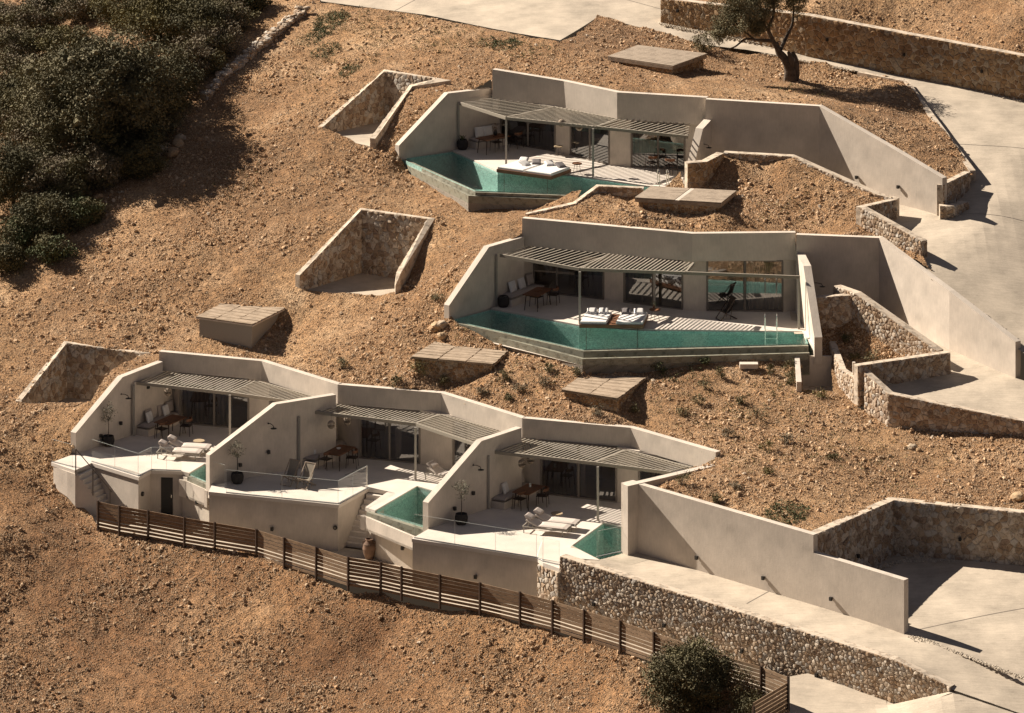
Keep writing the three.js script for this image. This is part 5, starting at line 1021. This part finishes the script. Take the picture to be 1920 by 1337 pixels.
// middle and upper terraces
for (const [bn, y, where, tab, chs, pot] of [[benchM, M0, 'the middle villa', [1008, 547], [[1006, 574], [1037, 570]], [944, 575]], [benchU, U0, 'the upper villa', [924, 257], [[931, 283], [969, 277]], [867, 280]]]) {
  const [a, b, nb] = bn, d = b.clone().sub(a), ry = yaw(d.x, d.z), mid = (t, s, h) => { const p = lerp(lerp(a, b, t), lerp(nb[0], nb[1], t), s); return V(p.x, y + h, p.z); };
  const c = new MB().soft(0, 0, 0, a.distanceTo(b) - 0.05, 0.17, 0.7, 0, 0, 0, 8, 0.12).build('seat_cushion', M.taupe, scene); c.position.copy(mid(0.5, 0.5, 0.41)); c.rotation.y = ry; tag(c, 'taupe seat cushion on the corner bench of ' + where, 'cushion');
  for (const t of [0.28, 0.55]) pillow('white square pillow on the corner bench of ' + where, mid(t, 0.35, 0.73), ry, 0.3, 0.5, M.white, 'white pillows on the corner bench of ' + where);
  pillow('taupe pillow in the bench corner of ' + where, mid(0.84, 0.22, 0.74), ry, 0.22, 0.52, M.taupe);
  const tp = P(tab[0], tab[1], y + 0.74); diningTable('dark brown dining table on the terrace of ' + where, V(tp.x, y, tp.z), ry + 0.15, 1.6, 0.8);
  chs.forEach(([u, v], k) => diningChair((k ? 'dark dining chair nearer the glass doors of ' : 'dark dining chair nearer the pool of ') + where, P(u, v, y), ry + Math.PI / 2 + 0.3 * k));
  const g = thing('plant_pot', 'round dark pot beside the bench of ' + where, 'pot', undefined, P(pot[0], pot[1], y));
  new MB().lathe(0, 0, 0, [[0.001, 0], [0.2, 0], [0.28, 0.15], [0.28, 0.38], [0.22, 0.5], [0.19, 0.48], [0.2, 0.42], [0.001, 0.42]], 18).build('pot', M.pot, g);
  if (y === U0) { const m = new MB(); for (let i = 0; i < 12; i++) { const w = i * 2.4, r = 0.1 + 0.12 * rnd(); m.bar(V(0, 0.42, 0), V(Math.cos(w) * r, 0.6 + 0.15 * rnd(), Math.sin(w) * r), 0.03, 0.008); } m.build('leaves', L_.green, g); }
}
function daybed(label, q, y, split) {   // platform corners: front left, front right, back right, back left
  const g = thing('daybed', label, 'daybed', undefined), at = (u, v) => lerp(lerp(q[0], q[1], u), lerp(q[3], q[2], u), v);
  new MB().prism(q, y + 0.1, y + 0.26).build('platform', M.wood, g);
  for (const [u, v] of [[0.1, 0.1], [0.9, 0.1], [0.9, 0.92], [0.1, 0.92]]) { const p = at(u, v); new MB().bar(V(p.x, v < 0.5 ? y - 1.0 : y, p.z), V(p.x, y + 0.1, p.z), 0.028, 0.028).build('leg', M.frame, g); }
  for (const [a, b] of split) {
    const ring = [[a, 0.03], [b, 0.03], [b, 0.97], [a, 0.97]].map(([u, v]) => at(u, v)), c = ring.reduce((s, v) => s.add(v.clone().multiplyScalar(0.25)), V(0, 0, 0)), m = new MB(), mid = ring.map((v) => lerp(v, c, 0.0)), hi = ring.map((v) => lerp(v, c, 0.035));
    for (let i = 0; i < 4; i++) { const j = (i + 1) % 4; m.quad(flat(mid[i], y + 0.26), flat(mid[j], y + 0.26), flat(mid[j], y + 0.35), flat(mid[i], y + 0.35)); m.quad(flat(mid[i], y + 0.35), flat(mid[j], y + 0.35), flat(hi[j], y + 0.38), flat(hi[i], y + 0.38)); } m.cap(hi.map((v) => flat(v, y + 0.38))); m.build('mattress', M.white, g);
  }
  return at;
}
{
  const at = daybed('wooden daybed platform with two white mattresses over the long turquoise pool', [pm(1086, 619), pm(1206, 620), pm(1216, 600), pm(1098, 599)], M0, [[0.01, 0.42], [0.57, 0.99]]);
  [[0.12, 0.85], [0.3, 0.86], [0.66, 0.86], [0.86, 0.85]].forEach(([u, v], k) => { const p = at(u, v); pillow('white pillow at the head of the daybed over the long pool', V(p.x, M0 + 0.46, p.z), 0, 1.25, 0.46, k === 2 ? M.stripe : M.white, 'pillows on the daybed of the middle villa').userData.label = k === 2 ? 'dark grey pillow on the daybed over the long pool' : 'white pillow at the head of the daybed over the long pool'; });
  const at2 = daybed('wooden daybed platform with two white mattresses over the green pool of the upper villa', [pu(931, 327), pu(1033, 341), pu(1071, 327), pu(973, 314)], U0, [[0.01, 0.48], [0.52, 0.99]]);
  [[0.15, 0.86], [0.4, 0.84], [0.64, 0.86], [0.86, 0.84], [0.3, 0.55]].forEach(([u, v], k) => { const p = at2(u, v), s = k % 2; pillow(s ? 'grey striped pillow on the daybed of the upper villa' : 'white pillow on the daybed of the upper villa', V(p.x, U0 + 0.46, p.z), -0.3 + 0.3 * k, 1.2, 0.44, s ? M.stripe : M.white, s ? 'striped pillows on the upper daybed' : 'white pillows on the upper daybed'); });
}
sideTable('small brown side table between daybed and posts of the upper villa', pu(1082, 325), 0.24, 0.5, M.wood); sideTable('small straw side table by the pillar of the upper villa', pu(1047, 292), 0.22, 0.48);
sideTable('small dark side table beside the daybed of the middle villa', pm(1228, 600), 0.26, 0.5, M.wood);
{ const v = pm(1226, 597), g = thing('vase', 'small vase with green sprigs on the side table of the middle villa', 'vase', undefined, V(v.x, M0 + 0.5, v.z)); new MB().lathe(0, 0, 0, [[0.001, 0], [0.05, 0], [0.06, 0.08], [0.03, 0.14], [0.001, 0.14]], 10).build('vase_body', M.clay, g); const m = new MB(); leafCloud(m, V(0, 0.24, 0), 0.1, 0.1, 0.1, 40, 0.06, 6); m.build('sprigs', L_.green, g); }
{ const v = P(929, 254, U0 + 0.755), g = thing('vase', 'dark vase with a dry branch on the dining table of the upper villa', 'vase', undefined, v); new MB().lathe(0, 0, 0, [[0.001, 0], [0.06, 0], [0.1, 0.12], [0.06, 0.26], [0.05, 0.3], [0.001, 0.3]], 12).build('vase_body', M.black, g); const m = new MB(); leafCloud(m, V(0, 0.45, 0), 0.1, 0.14, 0.1, 50, 0.07, 6); m.build('branch', L_.brown, g); }
for (const [px, py, ry] of [[1222, 322, 2.2], [1258, 327, 1.0]]) diningChair('black armchair behind the pool ladder of the upper villa', pu(px, py), ry, 'armchairs behind the upper pool ladder');
for (const [x, y] of [[1053, 231], [1086, 238]]) pendant('dark ball pendant lamp under the pergola of the upper villa', PD(x, y, 234), U0 + 2.42, 'pendant lamps of the upper villa');
function ladder(label, a, b, y, toward) {
  const g = thing('pool_ladder', label, 'pool ladder', undefined);
  for (const v of [a, b]) { const f = toward, p = []; for (let i = 0; i <= 8; i++) { const w = Math.PI * i / 8; p.push(V(v.x + f.x * (0.2 - 0.2 * Math.cos(w)), y + 0.62 + 0.16 * Math.sin(w), v.z + f.z * (0.2 - 0.2 * Math.cos(w)))); } new MB().path([V(v.x, y, v.z), ...p, V(v.x + f.x * 0.4, y - 0.8, v.z + f.z * 0.4)], 0.021, 8).build('handle', M.steel, g); }
  for (const k of [0.3, 0.55]) new MB().bar(V(a.x + toward.x * 0.4, y - k, a.z + toward.z * 0.4), V(b.x + toward.x * 0.4, y - k, b.z + toward.z * 0.4), 0.06, 0.02).build('rung', M.steel, g);
}
ladder('steel ladder rails at the end of the long turquoise pool', pm(1434, 618), pm(1456, 618.5), M0, V(0, 0, 1)); ladder('steel ladder rails at the end of the upper green pool', pu(1233, 346), pu(1250, 347), U0, V(0.2, 0, 1));

// ---------------------------------------------------------------- trees, scrub, plants, stones
function onSoil(px, py, guess = 4) { let v = P(px, py, guess); for (let i = 0; i < 14; i++) { const h = soilH(v.x, v.z); v = P(px, py, v.y + (h - v.y) * 0.6); } return V(v.x, soilH(v.x, v.z), v.z); }
const limb = (m, pts, r) => m.limb(pts, r, 10, 5, 0.12);
{ // olive tree leaning over the upper access wall
  const b = onSoil(1480, 152, 12.7), g = thing('olive_tree', 'leaning olive tree with a split dark trunk above the upper villa', 'tree', undefined, b);
  const s = 1 / 37.6, q = (px, py, z = 0) => V((px - 1480) * s, (152 - py) * s * 1.0 , z), t = new MB();
  limb(t, [q(1482, 156), q(1480, 130), q(1470, 108, 0.05), q(1460, 96, 0.1), q(1455, 78, 0.1)], [0.36, 0.26, 0.2, 0.16, 0.11]);
  limb(t, [q(1486, 158, -0.1), q(1493, 130, -0.1), q(1492, 112, -0.1), q(1486, 98, -0.1)], [0.28, 0.17, 0.13, 0.09]);
  limb(t, [q(1482, 125), q(1482, 108, 0.1), q(1478, 96, 0.15)], [0.22, 0.15, 0.08]);
  t.build('trunk', M.bark, g);
  const br = (list) => { for (const [pts, r] of list) limb(new MB(), pts, r).build('branch', M.bark, g); };
  br([[[q(1460, 96, 0.1), q(1448, 72, 0.3), q(1440, 50, 0.5), q(1450, 20, 0.4), q(1445, -30, 0.3)], [0.13, 0.1, 0.08, 0.06, 0.03]],
    [[q(1448, 74, 0.3), q(1420, 70, 0.6), q(1395, 66, 0.9), q(1375, 78, 1.2), q(1345, 85, 1.5)], [0.1, 0.07, 0.055, 0.04, 0.02]],
    [[q(1463, 92, 0.1), q(1475, 72, -0.4), q(1487, 50, -0.7), q(1490, 20, -0.9), q(1484, -30, -1)], [0.11, 0.085, 0.07, 0.05, 0.03]],
    [[q(1446, 66, 0.35), q(1430, 40, -0.2), q(1420, 5, -0.6), q(1412, -40, -0.6)], [0.08, 0.06, 0.045, 0.02]],
    [[q(1410, 66, 0.75), q(1390, 50, 0.6), q(1370, 30, 0.5)], [0.05, 0.04, 0.02]]]);
  const cl = [[1395, 22, 0.6, 44, 26, 1.5, 6], [1360, 38, 0.9, 26, 22, 0.9, 3], [1425, -5, 0.1, 46, 34, 1.6, 7], [1375, -18, 0.5, 44, 30, 1.4, 6], [1495, 8, -0.9, 24, 26, 0.8, 2.2], [1470, -20, -0.3, 50, 30, 1.5, 6.5], [1345, 55, 1.3, 16, 14, 0.6, 1.2], [1415, 42, 0.9, 26, 14, 0.8, 2], [1440, -38, 0.1, 50, 22, 1.4, 6]];
  cl.forEach(([x, y, z, rx, ry, rz, n], i) => { const m = new MB(); leafCloud(m, q(x, y, z), rx * s, ry * s, rz, Math.round(n * 1500), 0.1, 40, 0.36); m.build('crown', i % 2 ? L_.olive : L_.olive2, g); });
}
function shrub(name, label, px, py, rpx, hpx, mats, n, o = {}) {   // base sighted on the slope
  const b = onSoil(px, py, o.guess ?? 6), k = (CAM_H - b.y) / (py - HZ), R = rpx * k, H = hpx * k, g = thing(name, label, o.category ?? 'shrub', o.group, b);
  const st = new MB(); for (let i = 0; i < 6; i++) { const a = i * 1.05 + rnd(), r = R * rr(0.2, 0.6); st.path([V(0, -0.1, 0), V(Math.cos(a) * r * 0.4, H * 0.4, Math.sin(a) * r * 0.4), V(Math.cos(a) * r, H * 0.8, Math.sin(a) * r)], [0.03 * R, 0.02 * R, 0.008 * R], 5); } st.build('stems', M.bark, g);
  mats.forEach((m, i) => { const q = new MB(); leafCloud(q, V(rr(-0.1, 0.1) * R, H * 0.52, rr(-0.1, 0.1) * R), R, H * 0.52, R * 0.9, Math.round(n / mats.length), o.leaf ?? 0.12, o.clumps ?? 34, o.sharp ?? 0.42, o.core ?? 0); q.build('crown', m, g); });
  return g;
}
shrub('round_bush', 'dense dark evergreen bush in front of the slatted fence', 1290, 1352, 78, 142, [L_.dark, L_.dark2, L_.olive], 36000, { guess: -4, core: 0.26, leaf: 0.1, clumps: 90, category: 'bush' });
shrub('rusty_bush', 'thin rust brown bush beside the dense dark bush', 1388, 1338, 34, 78, [L_.brown, L_.dark2], 3600, { guess: -4, leaf: 0.08, category: 'bush' });
shrub('low_bush', 'low dark bush at the fence corner', 1418, 1358, 42, 52, [L_.dark, L_.dark2], 6000, { guess: -4, leaf: 0.09, category: 'bush' });
{
  const g = shrub('large_tree', 'broad grey green tree spreading over the scrub at the slope edge', 198, 288, 140, 206, [L_.olive, L_.dark, L_.dark2, L_.olive2], 120000, { guess: 8, core: 0.26, leaf: 0.135, clumps: 190, category: 'tree' });
  const S = [[60, 290, 62, 95, 'grey'], [20, 250, 55, 80, 'dark'], [25, 390, 75, 120, 'dark'], [110, 380, 70, 85, 'grey'], [90, 440, 55, 70, 'dark'], [40, 470, 45, 60, 'green'], [180, 350, 60, 70, 'grey'], [290, 255, 52, 95, 'dark'], [325, 195, 55, 90, 'dark'], [360, 150, 50, 70, 'grey'], [400, 108, 48, 65, 'grey'], [370, 85, 58, 80, 'dark'], [300, 70, 80, 85, 'yellow'], [350, 40, 60, 60, 'dark'], [430, 62, 45, 55, 'grey'], [465, 22, 42, 45, 'dark'], [230, 45, 55, 60, 'yellow'], [60, 60, 50, 45, 'grey'], [120, 110, 50, 60, 'yellow'], [20, 160, 45, 55, 'grey'], [95, 490, 36, 44, 'green'], [155, 415, 40, 42, 'green'], [265, 330, 45, 60, 'dark'], [400, 25, 60, 60, 'dark'], [10, 510, 40, 46, 'dark'], [60, 350, 60, 80, 'grey'], [440, 30, 45, 45, 'green'], [150, 40, 45, 45, 'grey'], [35, 120, 52, 62, 'grey'], [10, 50, 45, 40, 'grey'], [75, 180, 52, 62, 'yellow'], [15, 215, 50, 60, 'dark'], [95, 30, 46, 42, 'dark'], [5, 110, 46, 50, 'dark']];
  const K = { grey: [L_.grey, L_.dark2], dark: [L_.dark, L_.dark2], green: [L_.green, L_.dark2], yellow: [L_.yellow, L_.dark2] };
  const lab = { grey: 'grey brown dry shrub in the scrub beyond the dry stone wall', dark: 'dark green shrub in the scrub beyond the dry stone wall', green: 'fresh green low shrub at the edge of the scrub', yellow: 'yellowish shrub behind the broad tree' };
  for (const [x, y, r, h, k] of S) shrub('scrub_shrub', lab[k], x, y, r, h, K[k], Math.round(r * r * 4.2), { guess: 8, core: 0.26, leaf: 0.12, clumps: 34, group: { grey: 'grey shrubs in the scrub', dark: 'dark shrubs in the scrub', green: 'green shrubs at the scrub edge', yellow: 'yellow shrubs behind the tree' }[k] });
}
shrub('small_bush', 'round grey green bush at the end of the leaning branch', 1318, 97, 22, 36, [L_.olive, L_.dark2], 1500, { guess: 13, leaf: 0.09, category: 'bush' });
for (const [x, y, r, h, c] of [[640, 693, 10, 16, 'olive'], [743, 720, 9, 16, 'dark'], [785, 700, 13, 20, 'yellow'], [832, 722, 8, 14, 'dark'], [858, 705, 7, 10, 'dark'], [943, 712, 8, 15, 'dark'], [975, 735, 10, 12, 'grey'], [955, 750, 6, 10, 'dark'], [1020, 722, 9, 13, 'grey'], [1028, 698, 9, 13, 'dark'], [1082, 704, 6, 12, 'olive'], [1140, 690, 13, 22, 'yellow'], [1222, 692, 9, 12, 'dark'], [1240, 698, 12, 16, 'green'], [1120, 776, 11, 15, 'grey'], [1187, 776, 9, 13, 'dark'], [1310, 758, 9, 14, 'olive'], [1322, 684, 7, 16, 'green'], [1353, 708, 8, 18, 'dark'], [1322, 730, 14, 20, 'dark'], [1280, 778, 11, 14, 'dark'], [1390, 755, 8, 10, 'dark'], [1418, 785, 17, 24, 'olive'], [1443, 702, 6, 15, 'dark'], [1482, 690, 10, 13, 'dark'], [1482, 708, 7, 11, 'dark'], [1485, 722, 7, 10, 'dark'], [1588, 648, 7, 14, 'dark'], [1627, 648, 9, 20, 'dark'], [1600, 676, 8, 12, 'dark'], [1635, 678, 13, 17, 'olive'], [1278, 910, 12, 20, 'dark'], [1345, 942, 8, 14, 'dark'], [1378, 918, 10, 12, 'grey'], [1435, 845, 10, 16, 'yellow'], [1540, 745, 8, 12, 'yellow'], [1365, 820, 9, 14, 'grey'], [1440, 890, 8, 14, 'yellow'], [815, 585, 12, 14, 'olive'], [1560, 860, 9, 10, 'dark'], [1475, 830, 9, 12, 'grey'], [905, 738, 8, 9, 'grey'], [1130, 1000, 0, 0, '']]) {
  if (!r) continue; shrub('tuft', { olive: 'small olive green tuft on the stony earth roof', dark: 'small dark green tuft on the stony earth roof', yellow: 'small straw yellow tuft on the stony earth roof', grey: 'small grey dry tuft on the stony earth roof', green: 'small fresh green tuft below the long pool' }[c], x, y, r * 1.25, h * 1.15, [{ olive: L_.olive, dark: L_.dark2, yellow: L_.yellow, grey: L_.grey, green: L_.green }[c]], 280, { guess: 4, leaf: 0.13, clumps: 9, sharp: 0.22, category: 'plant', group: c + ' tufts on the earth roof' });
}
// ground cover: low green and straw mats
{
  const put = (name, label, m, spots) => { const q = new MB(); for (const [x, y, rx, n] of spots) { const b = onSoil(x, y, 11); for (let i = 0; i < n; i++) { const a = rr(0, 6.28), r = Math.sqrt(rnd()) * rx, px = b.x + Math.cos(a) * r, pz = b.z + Math.sin(a) * r * 1.2; if (!onGround(px, pz)) continue; leafCloud(q, V(px, soilH(px, pz) + 0.04, pz), 0.1, 0.05, 0.1, 9, 0.1, 3, 0.3); } } const o = q.build(name, m, scene); o.userData.kind = 'stuff'; tag(o, label, 'ground cover'); };
  put('green_ground_cover', 'low green ground cover on the slope below the upper road', L_.green, [[620, 38, 1.0, 260], [600, 60, 0.7, 120], [655, 132, 0.6, 90], [610, 95, 0.8, 120], [950, 84, 0.8, 160], [915, 80, 0.7, 60], [1475, 962, 1.0, 260], [580, 75, 0.8, 60], [1270, 690, 1.0, 50]]);
  put('dry_grass', 'dry straw grass in patches on the stony slopes', L_.yellow, [[840, 75, 1.8, 140], [740, 55, 1.5, 60], [1000, 95, 1.3, 70], [1400, 850, 2.0, 60], [1580, 840, 2.2, 60], [700, 100, 1.5, 50], [1330, 790, 1.6, 40], [850, 650, 1.2, 40], [1000, 700, 1.6, 50], [1250, 730, 2.0, 70], [1450, 760, 2.2, 70], [1700, 880, 2.4, 60], [600, 150, 1.8, 70], [450, 330, 2.0, 40], [1480, 400, 1.6, 40], [1500, 170, 1.4, 50], [650, 40, 1.6, 90]]);
}
// boulders by the scrub
[[268, 300, 0.32], [290, 296, 0.28], [300, 286, 0.34], [322, 290, 0.36], [335, 272, 0.3], [338, 262, 0.26], [280, 312, 0.22], [312, 278, 0.25], [145, 398, 0.3], [186, 372, 0.24], [30, 55, 0.32], [50, 70, 0.28], [15, 80, 0.34], [58, 30, 0.26], [20, 35, 0.3], [262, 318, 0.2], [818, 590, 0.24], [828, 578, 0.28], [812, 604, 0.22], [830, 600, 0.24], [1710, 840, 0.2], [1722, 846, 0.13], [1908, 935, 0.26]].forEach(([x, y, r], i) => {
  const g0 = new THREE.IcosahedronGeometry(r, 2), a = g0.attributes.position, mb = new MB(), s = i * 7.3, q = [];
  for (let k = 0; k < a.count; k++) { const v = V(a.getX(k), a.getY(k), a.getZ(k)), n = 0.45 + 1.05 * fbm(v.x * 3 / r * 0.3 + s + 10, (v.y + v.z * 0.7) * 3 / r * 0.3 + s + 10, 999, 3, 401); q.push(V(v.x * n * 1.15, v.y * n * 0.8, v.z * n)); }
  for (let k = 0; k < q.length; k += 3) mb.tri(q[k], q[k + 1], q[k + 2]);
  const b = onSoil(x, y, 8), o = mb.build('boulder', ochreMats[[0, 2, 4][i % 3]], scene); o.position.set(b.x, b.y + r * 0.25, b.z); o.rotation.y = i * 1.7;
  const where = i < 10 ? ['pale boulder in the tumbled row below the broad tree', 'boulders below the broad tree'] : i < 15 ? ['grey boulder among the scrub behind the broad tree', 'boulders in the scrub'] : i === 15 ? ['pale boulder in the tumbled row below the broad tree', 'boulders below the broad tree'] : i < 20 ? ['boulder heaped at the end of the middle villa side wall', 'boulders at the middle villa'] : ['boulder on the earth slope below the ramp', 'boulders below the ramp'];
  tag(o, where[0], 'boulder', where[1]);
});
// loose stones of the slopes and gravel along the kerbs
{
  const geos = [0, 1, 2].map((k) => { const g = new THREE.IcosahedronGeometry(1, k === 0 ? 1 : 0), a = g.attributes.position, mp = new Map(); for (let i = 0; i < a.count; i++) { const key = [a.getX(i), a.getY(i), a.getZ(i)].map((v) => v.toFixed(3)).join(); if (!mp.has(key)) mp.set(key, rr(0.62, 1.15)); const s = mp.get(key); a.setXYZ(i, a.getX(i) * s * 1.2, a.getY(i) * s * 0.75, a.getZ(i) * s); } g.computeVertexNormals(); return g; });
  const N = [26000, 280000, 300000], m4 = new THREE.Matrix4(), e = new THREE.Euler(), qt = new THREE.Quaternion(), c = new THREE.Color();
  const sm = mat(0xffffff, 1, {});
  geos.forEach((g, k) => {
    const im = new THREE.InstancedMesh(g, sm, N[k]); im.name = numbered('loose_stones'); im.castShadow = im.receiveShadow = true;
    let i = 0, guard = 0;
    while (i < N[k] && guard++ < N[k] * 8) {
      const px = rr(-60, 1980), py = rr(-40, 1390), hh = rr(0, 1);
      // even over what can be seen: sight the slope, then keep it if soil lies there
      let v = P(px, py, 13.5 - (py / 1337) * 17); for (let t = 0; t < 5; t++) v = P(px, py, v.y + (soilG(v.x, v.z) - v.y) * 0.62);
      if (!onGround(v.x, v.z)) continue;
      const h = soilH(v.x, v.z), d = fbm(v.x * 0.35 + 20, v.z * 0.35 + 20, 999, 3, 501), d2 = fbm(v.x * 1.3 + 70, v.z * 1.3 + 70, 999, 2, 507);
      if (hh > (k === 0 ? 0.30 + 2.6 * (d - 0.42) + 1.2 * (d2 - 0.5) : 0.62 + 1.5 * (d - 0.45) + 0.9 * (d2 - 0.5))) continue;
      const u = rnd(), s = k === 0 ? 0.03 + 0.06 * Math.pow(u, 6) + 0.022 * u : 0.010 + 0.026 * u * u;
      e.set(rr(0, 6), rr(0, 6), rr(0, 6)); qt.setFromEuler(e); m4.compose(V(v.x, h + s * 0.12, v.z), qt, V(s, s, s)); im.setMatrixAt(i, m4);
      const w = rnd(), l = rr(0.55, 1.12) * (inPoly(v.x, v.z, dugSoil) ? 0.82 : 1); c.setRGB((0.49 + 0.11 * w) * l, (0.305 + 0.14 * w) * l, (0.165 + 0.13 * w) * l); if (rnd() < 0.02) c.setRGB(0.52, 0.43, 0.33); im.setColorAt(i, c); i++;
    }
    im.count = i; im.userData.kind = 'stuff'; tag(im, ['loose fist sized stones strewn over the slopes', 'fine rubble crumbs strewn over the slopes', 'fine rubble chips strewn over the slopes'][k], 'stones'); scene.add(im);
  });
  const runs = [[P(1240, 46, 13.75), P(1493, 93, 13.2), 0.35], [P(1493, 93, 13.2), P(1706, 141, 12.5), 0.35], [P(1706, 141, 12.5), P(1920, 190, 11.9), 0.4], [P(1690, 1052, 0.05), P(1920, 1052, 0.15), 0.3], [P(1640, 1066, 0.02), P(1690, 1052, 0.05), 0.3], [P(1722, 1196, -0.5), P(1920, 1273, -0.9), 0.16], [P(1490, 1290, -2.3), P(1676, 1327, -2.3), 0.4], [P(1750, 522, 8.0), P(1912, 642, 6.15), 0.3], [P(1600, 133, 12.66), P(1430, 100, 13.02), 0.2], [P(1710, 1192, -0.5), P(1725, 1200, -0.52), 0.5]];
  const edge = (pts, k) => { for (let i = 0; i < pts.length - 1; i++) { const a = pts[i], b = pts[i + 1], o = offsetLine([a, b], k, 1); runs.push([o[0], o[1], 0.22, true]); } };
  edge(LP1, 0.5); edge(LP2, 0.5); edge(LP3, 0.5); edge(MP, 0.5); edge(UP, 0.5); edge([AL[0], onLine(AL[0], AL[1], 1520)], 0.5); edge(AM.slice(0, 2), 0.5); edge(AU.slice(0, 4), 0.5);
  const n = 15000, im = new THREE.InstancedMesh(geos[1], sm, n); im.name = 'kerb_gravel'; im.castShadow = im.receiveShadow = true;
  const Ls = runs.map(([a, b]) => a.distanceTo(b)), T = Ls.reduce((p, q) => p + q, 0);
  for (let i = 0; i < n; i++) { let r = rnd() * T, k = 0; while (r > Ls[k]) r -= Ls[k++]; const [a, b, w, soil] = runs[k], p = lerp(a, b, r / Ls[k]), s = rr(0.02, 0.05); p.x += rr(-1, 1) * w * 0.5; p.z += (rnd() + rnd() - 1) * w; e.set(rr(0, 6), rr(0, 6), rr(0, 6)); qt.setFromEuler(e); if (soil) p.y = soilH(p.x, p.z); m4.compose(V(p.x, p.y + s * 0.3, p.z), qt, V(s, s, s)); im.setMatrixAt(i, m4); const l = rr(0.7, 1.1); if (soil) c.setRGB(0.46 * l, 0.31 * l, 0.19 * l); else c.setRGB(0.52 * l, 0.45 * l, 0.36 * l); im.setColorAt(i, c); }
  im.userData.kind = 'stuff'; tag(im, 'pale gravel strips along walls and road edges', 'gravel'); scene.add(im);
}

renderer.render(scene, camera);
